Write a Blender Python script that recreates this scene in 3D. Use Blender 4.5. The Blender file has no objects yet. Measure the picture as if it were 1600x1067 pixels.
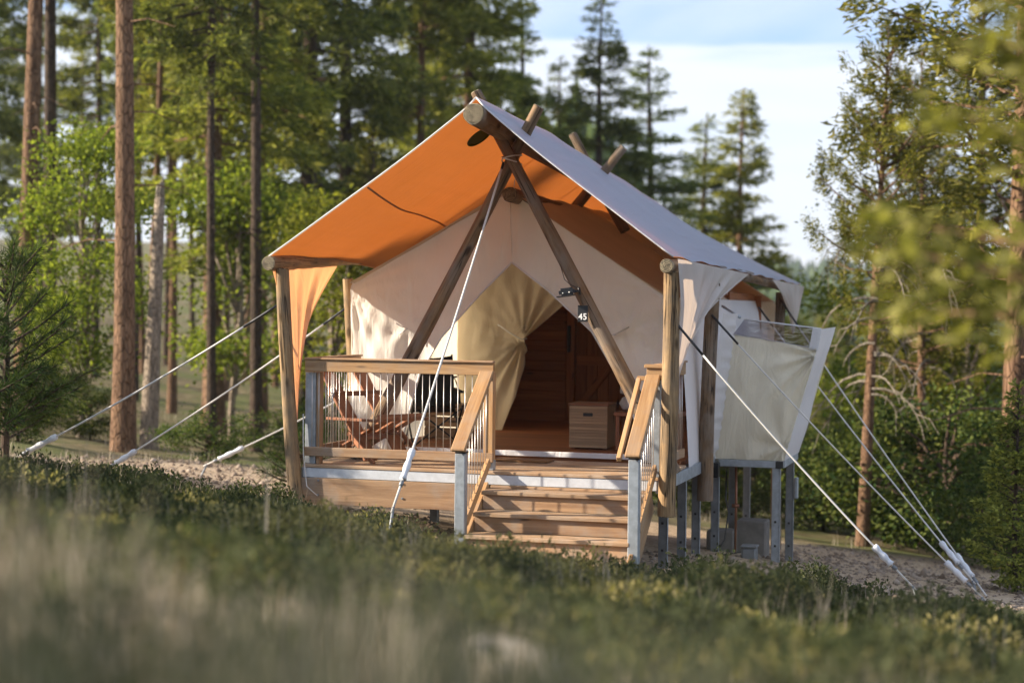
import bpy, bmesh, math, random
import numpy as np
from mathutils import Vector, Matrix, Euler
R = math.radians
rng = np.random.default_rng(7)
random.seed(7)
scene = bpy.context.scene
col = scene.collection

# ------------------------------------------------------------------ camera
FPX = 2700.0                                   # focal length in pixels of a 1600 px wide frame
YAW, PITCH, ROLL = R(16.5), R(-1.1), R(0.6)
fwd = Vector((-math.sin(YAW)*math.cos(PITCH), math.cos(YAW)*math.cos(PITCH), math.sin(PITCH)))
r0 = Vector((math.cos(YAW), math.sin(YAW), 0)); u0 = r0.cross(fwd)
CR = r0*math.cos(ROLL) + u0*math.sin(ROLL); CU = -r0*math.sin(ROLL) + u0*math.cos(ROLL)
CAM = Vector((6.899, -15.616, 2.304))
cd = bpy.data.cameras.new('camera'); cam = bpy.data.objects.new('camera', cd); col.objects.link(cam)
cam.matrix_world = Matrix(((CR.x, CU.x, -fwd.x, CAM.x), (CR.y, CU.y, -fwd.y, CAM.y), (CR.z, CU.z, -fwd.z, CAM.z), (0, 0, 0, 1)))
cd.sensor_width = 36; cd.lens = FPX/1600*36; cd.clip_start = .05; cd.clip_end = 20000
cd.dof.use_dof = True; cd.dof.focus_distance = 16.3; cd.dof.aperture_fstop = 1.05; cd.dof.aperture_blades = 0
scene.camera = cam
def ray(px, py): return fwd + CR*((px-800)/FPX) - CU*((py-533.5)/FPX)
def at(px, py, Y):                              # the point of the plane y = Y seen at a pixel of the photograph
    d = ray(px, py); return CAM + d*((Y-CAM.y)/d.y)
def spot(px, depth):                            # ground position at a bearing and a depth
    d = ray(px, 500); p = CAM + d*depth; return p.x, p.y

# ------------------------------------------------------------------ sky, sun, exposure
SUN = Vector((-.87, -.30, .415)).normalized()
sun_el = math.asin(SUN.z); sun_az = math.atan2(SUN.x, SUN.y)
w = bpy.data.worlds.new('World'); scene.world = w; w.use_nodes = True
nt = w.node_tree; nt.nodes.clear()
def N(nt, t, **k):
    n = nt.nodes.new(t)
    for a, b in k.items(): setattr(n, a, b)
    return n
def L(nt, a, b): nt.links.new(a, b)
out = N(nt, 'ShaderNodeOutputWorld'); bg = N(nt, 'ShaderNodeBackground'); sky = N(nt, 'ShaderNodeTexSky')
sky.sky_type = 'NISHITA'; sky.sun_disc = False; sky.sun_elevation = sun_el; sky.sun_rotation = sun_az
sky.altitude = 900; sky.air_density = 1.0; sky.dust_density = .6; sky.ozone_density = 1.6
tc = N(nt, 'ShaderNodeTexCoord'); sep = N(nt, 'ShaderNodeSeparateXYZ'); L(nt, tc.outputs['Generated'], sep.inputs[0])
mp = N(nt, 'ShaderNodeMapping'); mp.inputs['Scale'].default_value = (2.2, 2.2, 26); L(nt, tc.outputs['Generated'], mp.inputs[0])
n1 = N(nt, 'ShaderNodeTexNoise'); n1.inputs['Scale'].default_value = 1.6; n1.inputs['Detail'].default_value = 7; n1.inputs['Roughness'].default_value = .55
L(nt, mp.outputs[0], n1.inputs['Vector'])
mp2 = N(nt, 'ShaderNodeMapping'); mp2.inputs['Scale'].default_value = (9, 9, 16); L(nt, tc.outputs['Generated'], mp2.inputs[0])
n2 = N(nt, 'ShaderNodeTexNoise'); n2.inputs['Scale'].default_value = 1.5; n2.inputs['Detail'].default_value = 9; n2.inputs['Roughness'].default_value = .6
L(nt, mp2.outputs[0], n2.inputs['Vector'])
def M(nt, op, a, b=None, c=None, clamp=False):
    n = N(nt, 'ShaderNodeMath', operation=op, use_clamp=clamp)
    for i, v in enumerate((a, b, c)):
        if v is None: continue
        if isinstance(v, (int, float)): n.inputs[i].default_value = v
        else: L(nt, v, n.inputs[i])
    return n.outputs[0]
def MR(nt, v, a, b, c=0., d=1., smooth=True):
    n = N(nt, 'ShaderNodeMapRange'); n.interpolation_type = 'SMOOTHSTEP' if smooth else 'LINEAR'
    L(nt, v, n.inputs[0])
    for i, x in zip((1, 2, 3, 4), (a, b, c, d)): n.inputs[i].default_value = x
    return n.outputs[0]
elev = M(nt, 'ADD', sep.outputs['Z'], M(nt, 'MULTIPLY', M(nt, 'SUBTRACT', n1.outputs['Fac'], .5), .075))
band = MR(nt, elev, .166, .148)                          # the pale bank of thin cloud low over the horizon
mp3 = N(nt, 'ShaderNodeMapping'); mp3.inputs['Scale'].default_value = (1.1, 1.1, 3.2); mp3.inputs['Location'].default_value = (8.2, 7.1, 2.6); L(nt, tc.outputs['Generated'], mp3.inputs[0])
n3 = N(nt, 'ShaderNodeTexNoise'); n3.inputs['Scale'].default_value = 1.2; n3.inputs['Detail'].default_value = 6; n3.inputs['Distortion'].default_value = .6; L(nt, mp3.outputs[0], n3.inputs['Vector'])
streak = MR(nt, n3.outputs['Fac'], .37, .60, 0, .92)     # high thin veil over the rest of the sky
thin = M(nt, 'MAXIMUM', M(nt, 'MULTIPLY', band, MR(nt, n1.outputs['Fac'], .2, .6, .72, .95)), streak)
cel = M(nt, 'ADD', sep.outputs['Z'], M(nt, 'MULTIPLY', M(nt, 'SUBTRACT', n2.outputs['Fac'], .5), -.16))
cum = M(nt, 'MULTIPLY', MR(nt, cel, .066, .054), MR(nt, n2.outputs['Fac'], .44, .58))  # cumulus tops on the horizon
mx = N(nt, 'ShaderNodeMix', data_type='RGBA'); L(nt, thin, mx.inputs['Factor']); mx.inputs['B'].default_value = (1.58, 1.69, 1.86, 1)
skm = N(nt, 'ShaderNodeMix', data_type='RGBA', blend_type='MULTIPLY'); skm.inputs['Factor'].default_value = 1
L(nt, sky.outputs[0], skm.inputs['A']); skm.inputs['B'].default_value = (.19, .26, .36, 1)
L(nt, skm.outputs['Result'], mx.inputs['A'])
mx2 = N(nt, 'ShaderNodeMix', data_type='RGBA'); L(nt, cum, mx2.inputs['Factor']); L(nt, mx.outputs['Result'], mx2.inputs['A']); mx2.inputs['B'].default_value = (2.2, 2.2, 2.2, 1)
L(nt, mx2.outputs['Result'], bg.inputs['Color']); bg.inputs['Strength'].default_value = .15; L(nt, bg.outputs[0], out.inputs[0])
ld = bpy.data.lights.new('sun', 'SUN'); ld.energy = 3.0; ld.angle = R(.8); ld.color = (1, .87, .70)
sun = bpy.data.objects.new('sun', ld); col.objects.link(sun); sun.rotation_euler = (-SUN).to_track_quat('-Z', 'Y').to_euler(); sun.location = (-30, -20, 25)
vs = scene.view_settings; vs.view_transform = 'Standard'; vs.look = 'None'; vs.exposure = 2.12; vs.gamma = 1
cy = scene.cycles; cy.max_bounces = 7; cy.diffuse_bounces = 3; cy.transmission_bounces = 6; cy.glossy_bounces = 3; cy.transparent_max_bounces = 8
cy.sample_clamp_indirect = 6; cy.caustics_reflective = False; cy.caustics_refractive = False

# ------------------------------------------------------------------ material helpers
MATS = {}
def newmat(name):
    m = bpy.data.materials.new(name); m.use_nodes = True; t = m.node_tree; t.nodes.clear()
    o = N(t, 'ShaderNodeOutputMaterial'); MATS[name] = m
    return m, t, o
def ramp(t, fac, stops):
    r = N(t, 'ShaderNodeValToRGB'); e = r.color_ramp.elements
    while len(e) < len(stops): e.new(.5)
    for x, (p, c) in zip(e, stops): x.position = p; x.color = (*c, 1)
    L(t, fac, r.inputs[0]); return r.outputs[0]
def noise(t, vec, scale, detail=4, rough=.55, dist=0):
    n = N(t, 'ShaderNodeTexNoise'); n.inputs['Scale'].default_value = scale; n.inputs['Detail'].default_value = detail
    n.inputs['Roughness'].default_value = rough; n.inputs['Distortion'].default_value = dist
    if vec is not None: L(t, vec, n.inputs['Vector'])
    return n.outputs['Fac']
def objvec(t, scale=(1, 1, 1), rnd=True):
    tc = N(t, 'ShaderNodeTexCoord'); m = N(t, 'ShaderNodeMapping'); m.inputs['Scale'].default_value = scale
    if rnd:
        oi = N(t, 'ShaderNodeObjectInfo'); s = M(t, 'MULTIPLY', oi.outputs['Random'], 37.0)
        a = N(t, 'ShaderNodeVectorMath', operation='ADD'); c = N(t, 'ShaderNodeCombineXYZ')
        for i in range(3): L(t, s, c.inputs[i])
        L(t, tc.outputs['Object'], a.inputs[0]); L(t, c.outputs[0], a.inputs[1]); L(t, a.outputs[0], m.inputs[0])
    else: L(t, tc.outputs['Object'], m.inputs[0])
    return m.outputs[0]
def bump(t, h, strength=.3, dist=.01):
    b = N(t, 'ShaderNodeBump'); b.inputs['Strength'].default_value = strength; b.inputs['Distance'].default_value = dist
    L(t, h, b.inputs['Height']); return b.outputs[0]
def mixc(t, f, a, b, mode='MIX'):
    n = N(t, 'ShaderNodeMix', data_type='RGBA', blend_type=mode)
    if isinstance(f, (int, float)): n.inputs['Factor'].default_value = f
    else: L(t, f, n.inputs['Factor'])
    for k, v in (('A', a), ('B', b)):
        if isinstance(v, tuple): n.inputs[k].default_value = (*v, 1)
        else: L(t, v, n.inputs[k])
    return n.outputs['Result']
def wood(name, dark, light, rough=.6, weather=None, axis=0):
    m, t, o = newmat(name)
    sc = [14, 14, 14]; sc[axis] = .9
    v = objvec(t, tuple(sc)); g = noise(t, v, 1.5, 6, .6, .8)
    sc2 = [70, 70, 70]; sc2[axis] = 2
    f = noise(t, objvec(t, tuple(sc2)), 1.0, 3, .5)
    c = ramp(t, g, [(.28, dark), (.72, light)])
    c = mixc(t, M(t, 'MULTIPLY', f, .5), c, tuple(.45*x for x in dark))
    kn = N(t, 'ShaderNodeTexVoronoi'); ks = [9, 9, 9]; ks[axis] = 2.0; L(t, objvec(t, tuple(ks)), kn.inputs['Vector']); kn.inputs['Scale'].default_value = .8
    c = mixc(t, MR(t, kn.outputs['Distance'], .16, .05), c, tuple(.25*x for x in dark))
    if weather:
        wv = noise(t, objvec(t, (2.5, 2.5, 2.5)), 1.3, 5, .65)
        c = mixc(t, MR(t, wv, .42, .68, 0, weather[1]), c, weather[0])
    oi = N(t, 'ShaderNodeObjectInfo'); hs = N(t, 'ShaderNodeHueSaturation'); L(t, c, hs.inputs['Color']); L(t, MR(t, oi.outputs['Random'], 0, 1, .78, 1.18, False), hs.inputs['Value'])
    b = N(t, 'ShaderNodeBsdfPrincipled'); L(t, hs.outputs[0], b.inputs['Base Color']); b.inputs['Roughness'].default_value = rough
    L(t, bump(t, f, .35, .004), b.inputs['Normal']); L(t, b.outputs[0], o.inputs[0]); return m
def plain(name, colr, rough=.6, metal=0, var=.15, scale=8, bmp=.1, spec=.5):
    m, t, o = newmat(name); v = objvec(t)
    n = noise(t, v, scale, 5, .6); b = N(t, 'ShaderNodeBsdfPrincipled')
    L(t, ramp(t, n, [(.25, tuple(x*(1-var) for x in colr)), (.75, tuple(min(1, x*(1+var)) for x in colr))]), b.inputs['Base Color'])
    b.inputs['Roughness'].default_value = rough; b.inputs['Metallic'].default_value = metal; b.inputs['Specular IOR Level'].default_value = spec
    if bmp: L(t, bump(t, noise(t, v, scale*6, 3), bmp, .004), b.inputs['Normal'])
    L(t, b.outputs[0], o.inputs[0]); return m
def fabric(name, colr, trans, tfac, weave=260, stain=.12, sheen=0.0, wrinkle=(5, 5, 1.2), wb=.45):
    m, t, o = newmat(name); v = objvec(t, rnd=False)
    n = noise(t, v, 1.7, 5, .6)
    c = ramp(t, n, [(.3, tuple(x*(1-stain) for x in colr)), (.7, colr)])
    fine = noise(t, v, weave, 1, .5)
    wr = noise(t, objvec(t, wrinkle, False), 1.2, 5, .6, .8)
    h = M(t, 'ADD', M(t, 'MULTIPLY', fine, .05), wr)
    nb = bump(t, h, wb, .05)
    d = N(t, 'ShaderNodeBsdfDiffuse'); L(t, c, d.inputs[0]); L(t, nb, d.inputs['Normal'])
    tr = N(t, 'ShaderNodeBsdfTranslucent'); tr.inputs[0].default_value = (*trans, 1); L(t, nb, tr.inputs['Normal'])
    mx = N(t, 'ShaderNodeMixShader'); mx.inputs[0].default_value = tfac; L(t, d.outputs[0], mx.inputs[1]); L(t, tr.outputs[0], mx.inputs[2])
    last = mx.outputs[0]
    if sheen:
        g = N(t, 'ShaderNodeBsdfGlossy'); g.inputs['Roughness'].default_value = .42; g.inputs[0].default_value = (.9, .9, .9, 1); L(t, nb, g.inputs['Normal'])
        m2 = N(t, 'ShaderNodeMixShader'); m2.inputs[0].default_value = sheen; L(t, last, m2.inputs[1]); L(t, g.outputs[0], m2.inputs[2]); last = m2.outputs[0]
    L(t, last, o.inputs[0]); return m
def foliage(name, dark, light, trans=.35, tcol=None, gloss=.0):
    m, t, o = newmat(name); g = N(t, 'ShaderNodeNewGeometry'); oi = N(t, 'ShaderNodeObjectInfo')
    c = ramp(t, g.outputs['Random Per Island'], [(0, dark), (.65, tuple((a+b)/2 for a, b in zip(dark, light))), (1, light)])
    hs = N(t, 'ShaderNodeHueSaturation'); L(t, c, hs.inputs['Color']); L(t, MR(t, oi.outputs['Random'], 0, 1, .8, 1.2, False), hs.inputs['Value']); L(t, MR(t, oi.outputs['Random'], 0, 1, .485, .512, False), hs.inputs['Hue'])
    d = N(t, 'ShaderNodeBsdfDiffuse'); L(t, hs.outputs[0], d.inputs[0]); tr = N(t, 'ShaderNodeBsdfTranslucent')
    L(t, mixc(t, 1.0, hs.outputs[0], tcol or (1.25, 1.3, .55), 'MULTIPLY'), tr.inputs[0])
    mx = N(t, 'ShaderNodeMixShader'); mx.inputs[0].default_value = trans; L(t, d.outputs[0], mx.inputs[1]); L(t, tr.outputs[0], mx.inputs[2])
    L(t, mx.outputs[0], o.inputs[0]); return m
def bark(name, dark, light, sc=1.0):
    m, t, o = newmat(name)
    v = objvec(t, (7*sc, 7*sc, 1.4*sc)); n = noise(t, v, 1.6, 6, .65, .6)
    vo = N(t, 'ShaderNodeTexVoronoi'); vo.feature = 'DISTANCE_TO_EDGE'; L(t, objvec(t, (20*sc, 20*sc, 5*sc)), vo.inputs['Vector']); vo.inputs['Scale'].default_value = 1
    c = ramp(t, n, [(.3, dark), (.7, light)])
    c = mixc(t, MR(t, vo.outputs['Distance'], .12, .0, 0, .6), c, tuple(.4*x for x in dark))
    b = N(t, 'ShaderNodeBsdfPrincipled'); L(t, c, b.inputs['Base Color']); b.inputs['Roughness'].default_value = .9; b.inputs['Specular IOR Level'].default_value = .2
    L(t, bump(t, M(t, 'ADD', n, MR(t, vo.outputs['Distance'], 0, .12)), .8, .03), b.inputs['Normal']); L(t, b.outputs[0], o.inputs[0]); return m

def logmat(name, dark, light, grey):
    m, t, o = newmat(name)
    g = noise(t, objvec(t, (16, 16, 1.1)), 1.4, 7, .68, 1.2); big = noise(t, objvec(t, (2.2, 2.2, 1.4)), 1.5, 5, .65)
    c = ramp(t, g, [(.30, dark), (.68, light)]); c = mixc(t, MR(t, big, .40, .62, 0, .75), c, grey)
    ck = noise(t, objvec(t, (26, 26, .55)), 1.0, 3, .5, .3); cr = MR(t, M(t, 'ABSOLUTE', M(t, 'SUBTRACT', ck, .5)), .022, .006)
    cr = M(t, 'MULTIPLY', cr, MR(t, noise(t, objvec(t, (3, 3, 1.5)), 1, 2), .46, .56)); c = mixc(t, M(t, 'MULTIPLY', cr, .9), c, tuple(.12*x for x in dark))
    kn = N(t, 'ShaderNodeTexVoronoi'); L(t, objvec(t, (6, 6, 2.6)), kn.inputs['Vector']); kn.inputs['Scale'].default_value = 1
    kf = MR(t, kn.outputs['Distance'], .22, .08); c = mixc(t, M(t, 'MULTIPLY', kf, .8), c, tuple(.22*x for x in dark))
    b = N(t, 'ShaderNodeBsdfPrincipled'); L(t, c, b.inputs['Base Color']); b.inputs['Roughness'].default_value = .85; b.inputs['Specular IOR Level'].default_value = .25
    L(t, bump(t, M(t, 'SUBTRACT', M(t, 'ADD', g, M(t, 'MULTIPLY', kf, .5)), M(t, 'MULTIPLY', cr, 1.2)), .7, .012), b.inputs['Normal']); L(t, b.outputs[0], o.inputs[0]); return m
cedar = wood('cedar_wood', (.36, .18, .07), (.66, .41, .19), .55, ((.34, .27, .21), .38))
cedar_worn = wood('cedar_worn', (.27, .145, .07), (.54, .34, .185), .65, ((.32, .27, .22), .6))
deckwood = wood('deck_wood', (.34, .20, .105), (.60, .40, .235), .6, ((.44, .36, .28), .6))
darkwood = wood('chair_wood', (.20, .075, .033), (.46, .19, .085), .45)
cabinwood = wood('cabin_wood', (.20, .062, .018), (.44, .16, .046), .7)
logwood = logmat('log_wood', (.10, .062, .036), (.30, .195, .11), (.22, .18, .145))
logpale = logmat('log_pale', (.19, .115, .055), (.46, .31, .165), (.17, .13, .09))
def endgrain():
    m, t, o = newmat('log_end_grain'); tc = N(t, 'ShaderNodeTexCoord')
    wv = N(t, 'ShaderNodeTexWave'); wv.wave_type = 'RINGS'; wv.rings_direction = 'Z'; wv.inputs['Scale'].default_value = 22; wv.inputs['Distortion'].default_value = 6; wv.inputs['Detail'].default_value = 4
    L(t, tc.outputs['Object'], wv.inputs[0]); n = noise(t, objvec(t, (17, 17, 17)), 1.5, 8, .75, 2.5)
    c = ramp(t, M(t, 'ADD', M(t, 'MULTIPLY', wv.outputs['Fac'], .2), M(t, 'MULTIPLY', n, .8)), [(.45, (.010, .008, .006)), (.515, (.13, .105, .065)), (.60, (.50, .41, .26))])
    b = N(t, 'ShaderNodeBsdfPrincipled'); L(t, c, b.inputs['Base Color']); b.inputs['Roughness'].default_value = .9
    L(t, bump(t, n, .9, .02), b.inputs['Normal']); L(t, b.outputs[0], o.inputs[0]); return m
endg = endgrain()
steel = plain('galvanised_steel', (.40, .44, .48), .5, .75, .25, 14, .05)
steel_dark = plain('weathered_steel', (.22, .235, .25), .55, .5, .25, 10, .05)
fascia_m = plain('fascia_steel', (.58, .61, .65), .55, .3, .16, 9, .05)
rod_m = plain('rod_steel', (.62, .58, .54), .35, .6, .1, 10, 0)
black = plain('black_plastic', (.012, .013, .016), .4, 0, .2, 10, 0)
blackcloth = plain('black_cloth', (.012, .011, .011), .85, 0, .2, 30, .2)
white_m = plain('white_sleeve', (.66, .68, .72), .7, 0, .1, 12, .15)
ropemat = plain('white_webbing', (.62, .60, .57), .8, 0, .1, 60, .2)
concrete = plain('concrete', (.19, .175, .16), .9, 0, .25, 9, .3)
copper = plain('copper', (.28, .12, .07), .45, .6, .3, 12, .05)
lampglass = plain('lamp_lens', (.75, .75, .7), .2, 0, .05, 5, 0)
signwhite = plain('sign_white', (.8, .8, .8), .5, 0, .02, 5, 0)
bamboo = wood('bamboo', (.34, .22, .12), (.50, .35, .21), .5)
blanket = plain('blanket', (.42, .40, .40), .95, 0, .2, 40, .5)
coir = plain('coir_mat', (.22, .11, .04), .95, 0, .35, 60, .6)
fly_top = fabric('fly_outer_cloth', (.38, .45, .56), (.85, .60, .40), .42, sheen=.2, wrinkle=(5, .35, 5), wb=.6)
fly_under = fabric('fly_inner_cloth', (.50, .22, .095), (.95, .40, .12), .54, stain=.3, wrinkle=(.6, 6, .6))
curtain_m = fabric('curtain_cloth', (.50, .42, .36), (.9, .42, .17), .45)
curtain_r = fabric('grey_curtain_cloth', (.60, .57, .54), (.80, .62, .46), .22)
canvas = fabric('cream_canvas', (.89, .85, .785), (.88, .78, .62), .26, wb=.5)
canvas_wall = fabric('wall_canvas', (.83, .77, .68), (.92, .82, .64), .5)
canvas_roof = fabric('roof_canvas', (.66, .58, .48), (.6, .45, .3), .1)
canvas_tan = fabric('tan_canvas', (.82, .73, .56), (.90, .78, .54), .35)
canvas_pod = fabric('bay_canvas', (.88, .83, .68), (.88, .80, .60), .3, wb=.8)
canvas_white = fabric('white_canvas', (.82, .82, .83), (.86, .84, .8), .25)
def vinylm():
    m, t, o = newmat('clear_vinyl'); tr = N(t, 'ShaderNodeBsdfTransparent'); tr.inputs[0].default_value = (.50, .49, .56, 1)
    g = N(t, 'ShaderNodeBsdfGlossy'); g.inputs['Roughness'].default_value = .12; n = noise(t, objvec(t, (3, 3, 9)), 2, 3)
    L(t, bump(t, n, .25, .02), g.inputs['Normal']); mx = N(t, 'ShaderNodeMixShader'); lw = N(t, 'ShaderNodeLayerWeight'); lw.inputs[0].default_value = .35
    L(t, MR(t, lw.outputs['Fresnel'], 0, 1, .16, .8, False), mx.inputs[0]); L(t, tr.outputs[0], mx.inputs[1]); L(t, g.outputs[0], mx.inputs[2]); L(t, mx.outputs[0], o.inputs[0]); return m
vinyl = vinylm()
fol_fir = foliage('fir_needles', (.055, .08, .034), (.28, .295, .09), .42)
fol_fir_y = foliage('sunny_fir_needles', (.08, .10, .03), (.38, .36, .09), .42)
fol_pine = foliage('pine_needles', (.022, .045, .02), (.095, .125, .042), .3)
fol_cedar = foliage('cedar_sprays', (.055, .07, .02), (.28, .25, .055), .38)
fol_oak = foliage('oak_leaves', (.075, .105, .02), (.29, .31, .055), .45)
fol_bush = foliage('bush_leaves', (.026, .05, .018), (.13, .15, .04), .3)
fol_bough = foliage('bough_leaves', (.10, .105, .03), (.38, .36, .12), .4)
fol_cover = foliage('cover_leaves', (.026, .038, .02), (.115, .125, .06), .28)
fol_cover_lit = foliage('cover_leaves_sunlit', (.10, .10, .04), (.46, .41, .18), .33)  # paler, yellower copy of the cover leaves: sunlight put into the colour
fol_grass = foliage('dry_grass', (.16, .135, .10), (.55, .47, .38), .35, (1.05, 1.02, .92))
fol_sage = foliage('green_grass', (.07, .08, .05), (.27, .27, .19), .35, (1.05, 1.05, .9))
fol_dead = foliage('straw', (.20, .15, .085), (.42, .34, .22), .2, (1, 1, .9))
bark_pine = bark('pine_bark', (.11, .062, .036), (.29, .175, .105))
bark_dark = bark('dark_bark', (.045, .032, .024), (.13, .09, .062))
bark_grey = bark('grey_bark', (.20, .155, .115), (.46, .37, .28), 1.5)
deadwood = bark('dead_wood', (.20, .17, .13), (.46, .40, .32), 3)
fol_far = foliage('far_wood', (.03, .055, .02), (.10, .13, .04), .1)

# ------------------------------------------------------------------ object helpers
def tag(o, label=None, cat=None, group=None, kind=None):
    if label: o['label'] = label
    if cat: o['category'] = cat
    if group: o['group'] = group
    if kind: o['kind'] = kind
    return o
def empty(name, loc=(0, 0, 0), label=None, cat=None, group=None):
    o = bpy.data.objects.new(name, None); col.objects.link(o); o.location = loc; o.empty_display_size = .2
    return tag(o, label, cat, group)
def link(name, me, mat, parent=None, smooth=False):
    if mat is not None and not me.materials: me.materials.append(mat)
    o = bpy.data.objects.new(name, me); col.objects.link(o)
    if parent is not None:
        o.parent = parent
        pm = parent
        mw = Matrix.Identity(4)
        while pm is not None: mw = pm.matrix_basis @ mw; pm = pm.parent
        o.matrix_basis = mw.inverted()          # keep world coordinates
    if smooth: me.polygons.foreach_set('use_smooth', [True]*len(me.polygons))
    return o
def np_mesh(name, V, F):
    V = np.asarray(V, np.float32); F = np.asarray(F, np.int32); k = F.shape[1]
    me = bpy.data.meshes.new(name); me.vertices.add(len(V)); me.vertices.foreach_set('co', V.ravel())
    me.loops.add(F.size); me.loops.foreach_set('vertex_index', F.ravel())
    me.polygons.add(len(F)); me.polygons.foreach_set('loop_start', np.arange(0, F.size, k, dtype=np.int32))
    try: me.polygons.foreach_set('loop_total', np.full(len(F), k, np.int32))
    except Exception: pass
    me.update(calc_edges=True); return me
BOXES = {}
def box_mesh(sx, sy, sz, bev=.003):
    key = (round(sx, 4), round(sy, 4), round(sz, 4), bev)
    if key not in BOXES:
        bm = bmesh.new(); bmesh.ops.create_cube(bm, size=1, matrix=Matrix.Diagonal((sx, sy, sz, 1)))
        if bev: bmesh.ops.bevel(bm, geom=bm.edges[:], offset=min(bev, .3*min(sx, sy, sz)), segments=1, affect='EDGES')
        me = bpy.data.meshes.new('box'); bm.to_mesh(me); bm.free(); BOXES[key] = me
    return BOXES[key]
def place(o, parent, mw):
    if parent is not None:
        o.parent = parent; pm = parent; pw = Matrix.Identity(4)
        while pm is not None: pw = pm.matrix_basis @ pw; pm = pm.parent
        o.matrix_basis = pw.inverted() @ mw
    else: o.matrix_basis = mw
    return o
def board(name, p0, p1, width, thick, mat, parent, up=(0, 0, 1), bev=.004, roll=0):
    """plank whose long axis runs p0 -> p1; width along 'up' direction, thick across it"""
    p0, p1 = Vector(p0), Vector(p1); x = (p1-p0); ln = x.length; x.normalize()
    z = Vector(up); z = (z - x*z.dot(x)).normalized(); y = z.cross(x)
    key = box_mesh(ln, thick, width, bev)
    me = key
    mk = (me.name, mat.name)
    if mk not in MESHMAT:
        m2 = me.copy(); m2.materials.clear(); m2.materials.append(mat); MESHMAT[mk] = m2
    o = bpy.data.objects.new(name, MESHMAT[mk]); col.objects.link(o)
    c = (p0+p1)/2
    mw = Matrix(((x.x, y.x, z.x, c.x), (x.y, y.y, z.y, c.y), (x.z, y.z, z.z, c.z), (0, 0, 0, 1)))
    if roll: mw = mw @ Matrix.Rotation(roll, 4, 'X')
    return place(o, parent, mw)
MESHMAT = {}
def abox(name, x0, x1, y0, y1, z0, z1, mat, parent, bev=.004):
    """axis-aligned plank, long axis local X"""
    d = (x1-x0, y1-y0, z1-z0); i = max(range(3), key=lambda k: d[k]); c = ((x0+x1)/2, (y0+y1)/2, (z0+z1)/2)
    if i == 0: return board(name, (x0, c[1], c[2]), (x1, c[1], c[2]), d[2], d[1], mat, parent, (0, 0, 1), bev)
    if i == 1: return board(name, (c[0], y0, c[2]), (c[0], y1, c[2]), d[2], d[0], mat, parent, (0, 0, 1), bev)
    return board(name, (c[0], c[1], z0), (c[0], c[1], z1), d[1], d[0], mat, parent, (0, 1, 0), bev)
def tube_arrays(pts, radii, n=8, cap=True):
    pts = [Vector(p) for p in pts]; V = []; F = []
    prev = None
    for i, p in enumerate(pts):
        d = (pts[min(i+1, len(pts)-1)] - pts[max(i-1, 0)]).normalized()
        if prev is None: a = d.orthogonal().normalized()
        else: a = (prev - d*prev.dot(d)).normalized()
        prev = a; b = d.cross(a); r = radii[i] if hasattr(radii, '__len__') else radii
        for k in range(n):
            t = 2*math.pi*k/n; V.append(p + (a*math.cos(t)+b*math.sin(t))*r)
    for i in range(len(pts)-1):
        for k in range(n):
            k2 = (k+1) % n; F.append((i*n+k, i*n+k2, (i+1)*n+k2, (i+1)*n+k))
    if cap:
        F.append(tuple(range(n))[::-1]); F.append(tuple(range((len(pts)-1)*n, len(pts)*n)))
    return V, F
def tube(name, pts, radii, mat, parent, n=8, smooth=True):
    V, F = tube_arrays(pts, radii, n); me = bpy.data.meshes.new(name); me.from_pydata([tuple(v) for v in V], [], F)
    o = link(name, me, mat, parent, smooth); return o
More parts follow.
